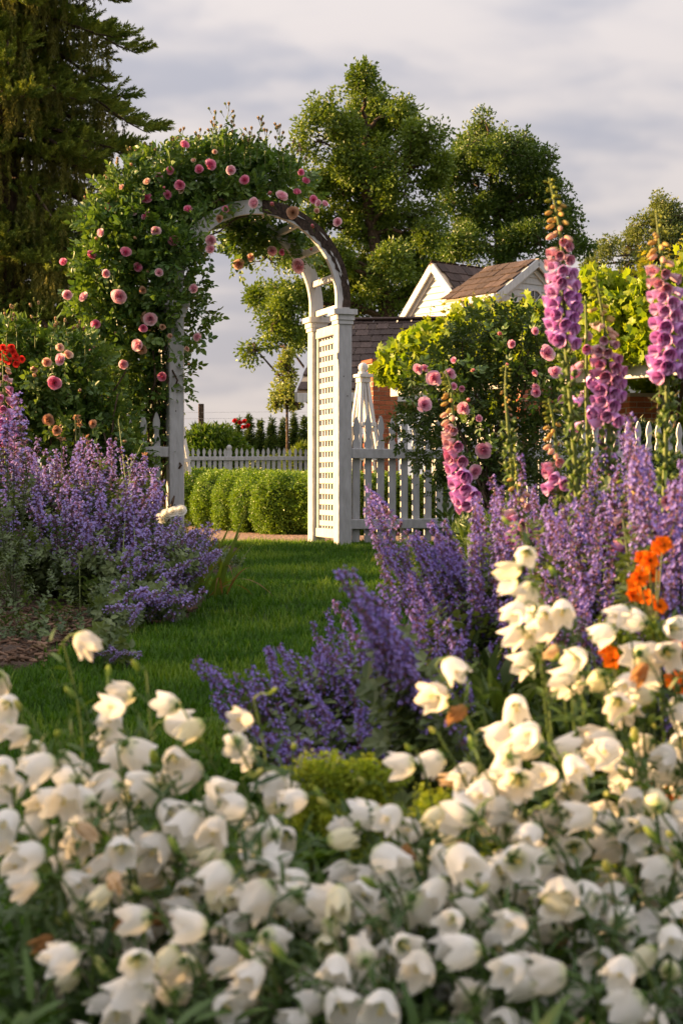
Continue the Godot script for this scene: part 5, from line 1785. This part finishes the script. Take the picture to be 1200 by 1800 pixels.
# ---------------------------------------------------------------- white bellflowers
func bellflowers() -> void:
	var white := Color(0.9, 0.885, 0.855)
	var base := Color(0.62, 0.66, 0.38)
	S.bells = [bell(0.55, 0.5, white, base, true), bell(0.8, 0.9, white, base, true), bell(0.35, 0.7, white, base, true), bell(1.0, 0.8, white, Color(0.7, 0.7, 0.45), true), bell(0.6, 1.6, Color(0.82, 0.78, 0.7), base, true)]
	S.half = [bell(-0.6, 0.9, Color(0.8, 0.78, 0.6), Color(0.5, 0.58, 0.2), false)]
	S.spent = [bell(-1.6, 3.0, Color(0.46, 0.25, 0.1), Color(0.4, 0.26, 0.1), false), bell(-1.2, 2.6, Color(0.66, 0.5, 0.32), Color(0.5, 0.4, 0.2), false)]
	S.bb = [bell_bud(Color(0.34, 0.42, 0.1)), bell_bud(Color(0.52, 0.54, 0.2))]
	var lb := MB.new()
	for k in 7:
		var dd := Vector3(cos(k * 2.4), rf(0.5, 1.1), sin(k * 2.4)).normalized()
		lb.blade(Vector3(0, 0.012 * k, 0), dd, dd.cross(Vector3.UP).normalized(), rf(0.04, 0.07), 0.007, 0.35, 4, Color(0.9, 0.9, 0.9), Color(1.1, 1.1, 1))
	S.bell_leaf = lb.done()
	# plants: label, then stalks as tip px, tip py, distance, flower metres below the tip, share of spent
	var plants := [
		["white bellflower plant at the left frame edge, browned blooms among its bells", [[8, 1190, 1.55, 0.13, 0.0], [55, 1258, 1.5, 0.16, 0.12], [20, 1340, 1.42, 0.1, 0.1], [100, 1300, 1.42, 0.3, 0.3], [40, 1440, 1.35, 0.08, 0.1], [112, 1130, 1.66, 0.03, 0.0], [96, 1460, 1.32, 0.17, 0.3], [130, 1380, 1.38, 0.26, 0.25]]],
		["white bellflower plant of the left foreground with the two tallest single bells", [[150, 1245, 1.55, 0.26, 0.05], [190, 1212, 1.6, 0.26, 0.0], [258, 1180, 1.6, 0.3, 0.0], [205, 1310, 1.45, 0.26, 0.15], [245, 1255, 1.5, 0.26, 0.0], [180, 1420, 1.36, 0.24, 0.1], [240, 1400, 1.4, 0.24, 0.05], [280, 1350, 1.42, 0.26, 0.0]]],
		["white bellflower plant left of the lime flowers, stems fanning right", [[330, 1262, 1.5, 0.28, 0.0], [300, 1330, 1.42, 0.26, 0.08], [395, 1270, 1.48, 0.28, 0.0], [446, 1228, 1.6, 0.24, 0.0], [350, 1390, 1.38, 0.26, 0.1], [425, 1370, 1.4, 0.26, 0.0], [515, 1315, 1.5, 0.26, 0.0], [470, 1430, 1.36, 0.24, 0.0], [400, 1450, 1.34, 0.24, 0.1]]],
		["white bellflower plant standing before the lime flowers at centre", [[560, 1400, 1.42, 0.24, 0.0], [600, 1425, 1.4, 0.24, 0.0], [540, 1480, 1.34, 0.22, 0.0], [640, 1500, 1.34, 0.22, 0.0], [670, 1380, 1.5, 0.14, 0.2], [690, 1450, 1.4, 0.24, 0.0], [600, 1560, 1.28, 0.2, 0.0]]],
		["white bellflower plant right of the lime flowers, one tan spent bloom on top", [[732, 1318, 1.5, 0.26, 0.0], [766, 1170, 1.62, 0.26, 0.15], [775, 1300, 1.52, 0.26, 0.08], [840, 1335, 1.45, 0.26, 0.05], [720, 1430, 1.38, 0.24, 0.0], [800, 1420, 1.4, 0.25, 0.0], [770, 1500, 1.32, 0.24, 0.0], [860, 1460, 1.36, 0.24, 0.0]]],
		["white bellflower plant on the right with the tall sunlit stalk of five bells", [[915, 925, 1.72, 0.19, 0.0], [932, 1000, 1.7, 0.1, 0.0], [978, 1020, 1.68, 0.15, 0.0], [940, 1062, 1.68, 0.08, 0.0], [905, 1235, 1.56, 0.26, 0.0], [848, 1245, 1.58, 0.06, 1.0], [960, 1280, 1.5, 0.26, 0.05], [1000, 1150, 1.62, 0.05, 0.5], [900, 1340, 1.45, 0.26, 0.05], [985, 1330, 1.46, 0.26, 0.0], [930, 1430, 1.38, 0.24, 0.0]]],
		["white bellflower plant near the right edge below the orange flowers", [[1040, 1150, 1.62, 0.3, 0.05], [1108, 1120, 1.6, 0.3, 0.0], [1165, 1110, 1.66, 0.3, 0.05], [1070, 1190, 1.58, 0.3, 0.0], [1130, 1070, 1.66, 0.3, 0.0], [1080, 1270, 1.5, 0.28, 0.1], [1150, 1180, 1.58, 0.3, 0.08], [1120, 1320, 1.46, 0.26, 0.0], [1060, 1400, 1.42, 0.26, 0.0], [1160, 1430, 1.38, 0.24, 0.0], [1190, 1500, 1.34, 0.24, 0.0]]],
		["short white bellflower plant in the lower left corner on the lawn side", [[66, 1705, 1.42, 0.05, 0.0], [110, 1545, 1.3, 0.18, 0.05], [190, 1540, 1.28, 0.2, 0.1], [270, 1580, 1.25, 0.2, 0.0], [160, 1680, 1.22, 0.1, 0.1], [240, 1690, 1.2, 0.12, 0.0], [330, 1660, 1.2, 0.14, 0.0], [330, 1520, 1.3, 0.22, 0.0]]],
		["short white bellflower plant at the lower middle, bells facing the lawn", [[430, 1540, 1.28, 0.2, 0.0], [500, 1560, 1.26, 0.2, 0.0], [580, 1640, 1.22, 0.14, 0.0], [640, 1600, 1.24, 0.16, 0.0], [480, 1680, 1.2, 0.12, 0.0], [700, 1560, 1.27, 0.2, 0.0], [650, 1720, 1.18, 0.08, 0.0], [400, 1640, 1.2, 0.14, 0.0]]],
		["short white bellflower plant in the lower right corner, nodding open bells", [[790, 1580, 1.26, 0.18, 0.0], [860, 1570, 1.27, 0.18, 0.0], [930, 1580, 1.26, 0.16, 0.08], [1000, 1560, 1.28, 0.06, 0.1], [1070, 1530, 1.3, 0.2, 0.0], [1130, 1580, 1.26, 0.12, 0.0], [880, 1690, 1.2, 0.12, 0.0], [940, 1700, 1.2, 0.1, 0.15], [1040, 1740, 1.18, 0.04, 0.0], [1120, 1680, 1.2, 0.06, 0.0], [750, 1680, 1.2, 0.1, 0.0]]],
	]
	for pl in plants:
		var ctr := Vector3.ZERO
		for s in pl[1]:
			ctr += P(s[0], s[1], s[2])
		ctr /= pl[1].size()
		ctr.y = ground_y(-ctr.z)
		var t := thing("bellflower_plant", pl[0], "bellflower", ctr, "white bellflowers in the foreground")
		var lx := []
		for s in pl[1]:
			var tip := P(s[0], s[1], s[2])
			var g := Vector3(lerpf(tip.x, ctr.x, 0.3) + rf(-0.03, 0.03) + 0.03, 0, lerpf(tip.z, ctr.z, 0.3))
			g.y = ground_y(-g.z)
			var pts := smooth([tip, tip.lerp(g, 0.3) + Vector3(rf(0.0, 0.03), 0.02, rf(-0.02, 0.02)), tip.lerp(g, 0.65) + Vector3(rf(-0.01, 0.02), 0, rf(-0.02, 0.02)), g])
			var b := MB.new()
			var rad := []
			for i in pts.size():
				rad.append(lerpf(0.0011, 0.0026, float(i) / pts.size()))
			b.tube(pts, rad, 6, Color(0.1, 0.16, 0.035))
			var st := part("stem", b.done(), M.leaf, t)
			var total := 0.0
			for i in pts.size() - 1:
				total += pts[i].distance_to(pts[i + 1])
			var q := 0.0
			var turn := rf(0, TAU)
			var first := true
			while q < minf(s[3], total * 0.9):
				var w := along_path(pts, q)
				turn += 2.2 + rf(-0.4, 0.4)
				var out := Vector3(cos(turn), 0, sin(turn)) * 0.8 + Vector3(-0.55, 0, 0.22)
				out = out.normalized()
				var dir := (out + Vector3.UP * rf(-1.0, 0.15)).normalized()
				var r := rng.randf()
				var size := rf(0.025, 0.035)
				var ped: Vector3 = w[0] + out * rf(0.01, 0.022) + Vector3.UP * rf(0.0, 0.012)
				b = MB.new()
				b.tube([w[0], (w[0] + ped) * 0.5 + Vector3.UP * 0.004, ped], [0.0011, 0.001, 0.0012], 4, Color(0.12, 0.2, 0.045))
				part("flower_stalk", b.done(), M.leaf, st)
				var xf := Transform3D(aim(dir, rf(0, TAU)), ped)
				if r < s[4] * 0.8:
					part("spent_flower", S.spent[rng.randi() % 2], M.petal, st, Transform3D(xf.basis.scaled_local(Vector3(0.5, 0.75, 0.5) * size), ped))
				elif (first and s[3] > 0.1 and rng.randf() < 0.5) or (r > 0.9 and not first):
					part("bud", S.bb[rng.randi() % 2], M.petal, st, Transform3D(aim(out + Vector3.UP * rf(0.3, 1.5)).scaled_local(Vector3.ONE * size * rf(0.55, 0.8)), ped))
				elif r > 0.83:
					part("half_open_flower", S.half[0], M.petal, st, Transform3D(xf.basis.scaled_local(Vector3(0.75, 0.95, 0.75) * size), ped))
				else:
					part("flower", S.bells[rng.randi() % 5], M.petal, st, Transform3D(xf.basis.scaled_local(Vector3.ONE * size), ped))
				first = false
				q += rf(0.023, 0.039)
			for i in int(total / 0.04):
				var w := along_path(pts, rf(0.04, total))
				lx.append(Transform3D(aim(Vector3.UP + rdir() * 0.7, rf(0, TAU)).scaled_local(Vector3.ONE * rf(0.4, 0.8)), w[0]))
		for i in 60:
			var o := ctr + Vector3(rf(-0.16, 0.16), 0, rf(-0.14, 0.14))
			o.y = ground_y(-o.z) + rf(0.0, 0.1)
			lx.append(Transform3D(aim(Vector3.UP + rdir() * 0.6, rf(0, TAU)).scaled_local(Vector3.ONE * rf(0.8, 1.3)), o))
		many("leaves", S.bell_leaf, M.leaf, t, lx, Color(0.035, 0.08, 0.016), Color(0.075, 0.14, 0.028))


# ---------------------------------------------------------------- smaller plants
func small_plants() -> void:
	# lady's mantle: clouds of tiny lime flowers
	var puff := clump(46, 0.013, 0.0048, 0.0042, false)
	var ll := MB.new()
	for k in 10:
		var a0 := TAU * k / 10
		var a1 := TAU * (k + 1) / 10
		var am := (a0 + a1) / 2
		ll.tri(Vector3(0, 0, 0), Vector3(cos(am), 0.3, sin(am)), Vector3(cos(a0), 0.18, sin(a0)) * 0.9, Color(1, 1, 1))
		ll.tri(Vector3(0, 0, 0), Vector3(cos(a1), 0.18, sin(a1)) * 0.9, Vector3(cos(am), 0.3, sin(am)), Color(0.85, 0.85, 0.85))
	var round_leaf := ll.done()
	for q in [["lime green lady's mantle between the white bellflowers at centre", [[560, 1362, 26], [540, 1345, 18], [588, 1350, 20], [612, 1372, 26], [640, 1352, 16], [585, 1400, 36], [520, 1392, 24], [500, 1370, 12], [655, 1395, 20], [540, 1420, 36], [640, 1420, 44], [590, 1440, 50], [690, 1370, 26], [640, 1365, 30], [680, 1440, 36], [620, 1490, 40]], 1.75], ["small lime lady's mantle under the orange flowers", [[1090, 1100, 26], [1110, 1140, 24], [1060, 1120, 18], [1150, 1110, 22], [1080, 1200, 30], [1120, 1230, 30]], 1.95], ["lime lady's mantle low among the lower bellflower stems", [[560, 1700, 60], [760, 1420, 40], [900, 1500, 50], [700, 1640, 60], [420, 1560, 40], [1080, 1560, 40]], 1.62]]:
		var d: float = q[2]
		var l0: Array = q[1][0]
		var g := foot(l0[0], d)
		var t := thing("ladys_mantle", q[0], "lady's mantle", g)
		var xfs := []
		var st := MB.new()
		for l in q[1]:
			var c := P(l[0], l[1], d)
			var r: float = l[2] / FOCAL * d
			var cc := foot(l[0], d)
			st.tube([cc, cc.lerp(c, 0.6) + rdir() * 0.01, c], [0.002, 0.0016, 0.001], 4, Color(0.16, 0.22, 0.05))
			for i in int(r * r * 26000.0) + 5:
				var o := c + rdir() * r * pow(rng.randf(), 0.4) * Vector3(1, 0.8, 1)
				xfs.append(Transform3D(aim(rdir()).scaled_local(Vector3.ONE * rf(0.7, 1.2)), o))
				if i % 3 == 0:
					st.tube([c + Vector3.DOWN * r, o], [0.0008, 0.0006], 3, Color(0.22, 0.28, 0.06))
		part("stems", st.done(), M.leaf, t).set_meta("kind", "stuff")
		many("flowers", puff, M.glow, t, xfs, Color(0.27, 0.38, 0.035), Color(0.44, 0.5, 0.06))
		for i in 12:
			var a := rf(0, TAU)
			var r := rf(0.03, 0.14)
			part("leaf", round_leaf, M.green, t, Transform3D(aim(Vector3(cos(a) * 0.5, 1, sin(a) * 0.5 + 0.3), a).scaled_local(Vector3.ONE * rf(0.03, 0.05)), g + Vector3(cos(a) * r, rf(0.04, 0.16), sin(a) * r)))
	# orange wallflower
	var fl := MB.new()
	for k in 5:
		var a := TAU * k / 5
		var dd := Vector3(cos(a), 0.3, sin(a)).normalized()
		fl.leaf6(Vector3.ZERO, dd, dd.cross(Vector3.UP).normalized(), 0.0125, 0.0135, Color(0.85, 0.17 + 0.03 * (k % 2), 0.008))
	fl.ball(Vector3(0, 0.002, 0), Vector3(0.0028, 0.002, 0.0028), 6, 4, Color(0.3, 0.07, 0.01))
	var of := fl.done()
	for q in [["orange geum with a head of ruffled flowers beside the tall bellflower", [[1155, 964], [1140, 985], [1128, 1005], [1146, 1012], [1116, 1028], [1135, 1050], [1158, 1066], [1110, 1048], [1104, 1100], [1164, 958], [1126, 982], [1122, 1016]], 1.95, [1150, 1100]], ["orange geum cut by the right frame edge", [[1192, 1110], [1200, 1130], [1186, 1120], [1205, 1150], [1182, 1195], [1196, 1205], [1210, 1180]], 1.9, [1200, 1220]], ["stray orange geum blooms low behind the lower right bellflowers", [[1150, 1380], [1165, 1400], [1185, 1410], [1170, 1370], [1192, 1600], [1182, 1660], [1140, 1410], [1075, 1160], [1068, 1150]], 1.8, [1170, 1420]]]:
		var d: float = q[2]
		var g := foot(q[3][0], d)
		var t := thing("geum", q[0], "geum", g)
		var st := MB.new()
		var hub := P(q[3][0], q[3][1], d)
		st.tube([g, hub], [0.002, 0.0016], 5, Color(0.12, 0.15, 0.05))
		var hs := []
		for f in q[1]:
			var o := P(f[0], f[1], d + rf(-0.05, 0.05))
			st.tube([hub, hub.lerp(o, 0.5) + Vector3.DOWN * 0.01, o], [0.0014, 0.0012, 0.001], 4, Color(0.13, 0.16, 0.05))
			hs.append(o)
		var sp := part("stem", st.done(), M.leaf, t)
		for o in hs:
			part("flower", of, M.pink, sp, Transform3D(aim(Vector3(rf(-0.6, 0.4), rf(0.1, 0.6), 0.9), rf(0, TAU)).scaled_local(Vector3.ONE * rf(0.9, 1.25)), o))
	# strap-leaved iris at the corner of the left bed, dying back at the tips
	var t := thing("iris_clump", "strap-leaved iris with browning tips at the bed corner by the lawn", "iris", foot(352, 6.0))
	var g := foot(352, 6.0)
	for k in 44:
		var a := rf(-0.5, 2.6)
		var dd := Vector3(cos(a) * rf(0.25, 0.9), 1.0, sin(a) * rf(0.1, 0.6)).normalized()
		var b := MB.new()
		var dead := rng.randf() < 0.34
		var tipc := Color(0.22, 0.1, 0.035) if dead or rng.randf() < 0.3 else Color(0.16, 0.2, 0.04)
		b.blade(g + Vector3(rf(-0.16, 0.12), 0, rf(-0.12, 0.12)), dd, Vector3(rf(0.4, 1), 0, rf(-1, 1)).normalized(), rf(0.26, 0.5), 0.02 if not dead else 0.012, rf(0.1, 0.35) if not dead else rf(0.5, 0.95), 9, Color(0.11, 0.17, 0.03) if not dead else Color(0.2, 0.11, 0.04), tipc)
		part("leaf", b.done(), M.glow, t)
	var wf := rose_bloom(4, 5, 0.03, 0.026, 1.0, Color(0.8, 0.78, 0.68), Color(0.84, 0.82, 0.76))
	var ws := thing("white_rose", "small white blooms at the foot of the arbor's left post", "rose", foot(298, 7.6))
	for q in [[292, 905], [304, 900], [318, 898], [284, 912]]:
		part("bloom", wf, M.petal, ws, Transform3D(aim(Vector3(rf(-0.3, 0.3), 0.5, 0.8), rf(0, 6)), P(q[0], q[1], 7.6)))
	var sb := MB.new()
	for q in [[292, 905], [304, 900], [318, 898], [284, 912]]:
		sb.tube([foot(298, 7.6), P(q[0], q[1], 7.6)], [0.004, 0.003], 4, Color(0.1, 0.14, 0.04))
	part("stem", sb.done(), M.leaf, ws)
	# dried allium heads above the catmint
	var da := thing("dried_flower_stalks", "tan dried flower heads standing above the left catmint", "dried flowers", foot(130, 6.6))
	for q in [[133, 732], [108, 770], [150, 770], [140, 745], [243, 855], [255, 800]]:
		var b := MB.new()
		var o := P(q[0], q[1], 6.6)
		b.tube([foot(q[0] + 8, 6.6), o], [0.005, 0.004], 5, Color(0.16, 0.19, 0.08))
		for k in 12:
			var dd := (rdir() + Vector3.DOWN * 0.3).normalized()
			b.leaf(o, dd, dd.cross(rdir()).normalized(), rf(0.015, 0.035), 0.013, Color(0.36, 0.22, 0.11))
		part("dried_head", b.done(), M.pink, da)
	var gr := thing("seeding_grass", "wiry seeding stems leaning out of the left catmint", "grass stalks", foot(200, 5.6))
	for k in 16:
		var b := MB.new()
		var a := foot(rf(120, 250), rf(5.0, 5.8))
		var e := P(rf(120, 420), rf(900, 1070), rf(4.9, 5.6)) if k < 10 else P(rf(200, 250), rf(700, 860), 6.2)
		var m := a.lerp(e, 0.5) + Vector3.UP * 0.06
		b.tube([a, m, e], [0.0024, 0.002, 0.0012], 4, Color(0.2, 0.25, 0.08))
		for j in 10:
			var dd := ((e - m).normalized() + rdir() * 0.6).normalized()
			b.leaf(m.lerp(e, j / 9.0), dd, dd.cross(rdir()).normalized(), 0.022, 0.006, Color(0.22, 0.27, 0.1))
		part("stalk", b.done(), M.leaf, gr)
	# shredded bark on the bare soil at the corner of the left bed
	var chip := MB.new()
	chip.bar(Vector3(-0.5, 0, 0), Vector3(0.5, 0, 0), Vector3.UP, 0.22, 0.42, 0.05, Color.WHITE)
	var cx := []
	for i in 2200:
		var d := rf(4.05, 5.4)
		var x := bed_edge(d) - rf(-0.03, 1.3)
		cx.append(Transform3D(Basis.from_euler(Vector3(rf(-0.5, 0.5), rf(0, TAU), rf(-0.5, 0.5))).scaled_local(Vector3.ONE * rf(0.012, 0.036)), Vector3(x, ground_y(d) + rf(0.012, 0.032), -d)))
	var mulch := many("bark_mulch", chip.done(), M.plain, self, cx, Color(0.06, 0.035, 0.022), Color(0.19, 0.115, 0.075))
	mulch.set_meta("label", "brown shredded bark mulch on the bare soil of the left bed")
	# leafy filler in the right border
	var fill := thing("border_foliage", "mixed green foliage covering the soil of the right border", "ground cover", on_ground(1.1, 4.0))
	fill.set_meta("kind", "stuff")
	var cm := clump(12, 0.05, 0.075, 0.026, true)
	var xfs := []
	for i in 2600:
		var d := rf(2.3, 9.6)
		var x := rf(0.05, 0.3) * d
		if x < 0.42 + 0.03 * d and d > 3.2:
			continue
		if d < 3.2 and x < 0.12:
			continue
		xfs.append(Transform3D(aim(Vector3.UP + rdir() * 0.6, rf(0, TAU)).scaled_local(Vector3.ONE * rf(0.6, 1.3)), Vector3(x, ground_y(d) + rf(0.0, 0.16) + 0.1 * smoothstep(5, 9, d) * rf(0, 1.4), -d)))
	many("foliage", cm, M.leaf, fill, xfs, Color(0.04, 0.075, 0.018), Color(0.1, 0.155, 0.03))
	var fl2 := thing("border_foliage", "dark low foliage under the catmint of the left bed", "ground cover", on_ground(-1.4, 5.2))
	fl2.set_meta("kind", "stuff")
	var x2 := []
	for i in 2600:
		var d := rf(4.5, 9.0)
		var x := bed_edge(d) - rf(0.02, 1.3)
		var nearfar := smoothstep(4.4, 5.2, d)
		x2.append(Transform3D(aim(Vector3.UP + rdir() * 0.7, rf(0, TAU)).scaled_local(Vector3.ONE * rf(0.5, 1.0)), Vector3(x, ground_y(d) + rf(0.0, 0.05 + 0.28 * nearfar * smoothstep(0.0, 0.5, bed_edge(d) - x)), -d)))
	many("foliage", S.mint, M.leaf, fl2, x2, Color(0.05, 0.09, 0.026), Color(0.12, 0.175, 0.05))


func _ready() -> void:
	rng.seed = 7
	# camera
	var cam := Camera3D.new()
	cam.name = "camera"
	var ca := CameraAttributesPhysical.new()
	ca.frustum_focal_length = 33.3333
	ca.frustum_focus_distance = 9.5
	ca.exposure_aperture = 5.8
	ca.frustum_near = 0.05
	ca.frustum_far = 900.0
	cam.attributes = ca
	cam.fov = 39.598
	cam.near = 0.05
	cam.far = 900.0
	cam.position = EYE
	cam.rotation.x = TILT
	add_child(cam)
	# sky
	var we := WorldEnvironment.new()
	we.name = "world"
	var env := Environment.new()
	env.background_mode = Environment.BG_SKY
	var sky := Sky.new()
	var sm := PanoramaSkyMaterial.new()
	sm.panorama = sky_picture()
	sky.sky_material = sm
	env.sky = sky
	env.background_energy_multiplier = 0.275
	env.tonemap_mode = Environment.TONE_MAPPER_LINEAR
	env.tonemap_exposure = 4.3
	env.sdfgi_enabled = true
	env.ssao_enabled = true
	env.ssil_enabled = true
	we.environment = env
	add_child(we)
	# low evening sun from the left, a little beyond the arbor
	var sun := DirectionalLight3D.new()
	sun.name = "sun"
	sun.light_energy = 1.6
	sun.light_color = Color(1.0, 0.81, 0.57)
	sun.light_angular_distance = 0.6
	sun.shadow_enabled = true
	add_child(sun)
	var to_sun := Vector3(-0.95, 0.235, -0.16)
	sun.look_at_from_position(to_sun, Vector3.ZERO, Vector3.UP)
	materials()
	M.green = leafy(Color(0.62, 0.6, 0.2), 0.5)
	var gm: StandardMaterial3D = M.green
	gm.albedo_color = Color(0.06, 0.12, 0.02).linear_to_srgb()
	# ground and large structure
	land()
	pavilion()
	house()
	pergola()
	arbor()
	fences()
	obelisk("white wooden obelisk with ball finial behind the pickets, right of the arbor", on_ground(P(638, 850, 14.0).x, 14.0), P(0, 640, 14.0).y, 0.19, 0.5)
	obelisk("white wooden obelisk half hidden behind the arbor's left post", on_ground(P(302, 850, 15.5).x, 15.5), P(0, 640, 15.5).y, 0.25, 0.3)
	trees()
	shade_hedge()
	rng.seed = 11
	hedges()
	mounds()
	# plants near the camera
	rng.seed = 12
	roses()
	rng.seed = 13
	catmints()
	rng.seed = 14
	foxgloves()
	rng.seed = 15
	bellflowers()
	rng.seed = 16
	small_plants()
	rng.seed = 17
	lawn()
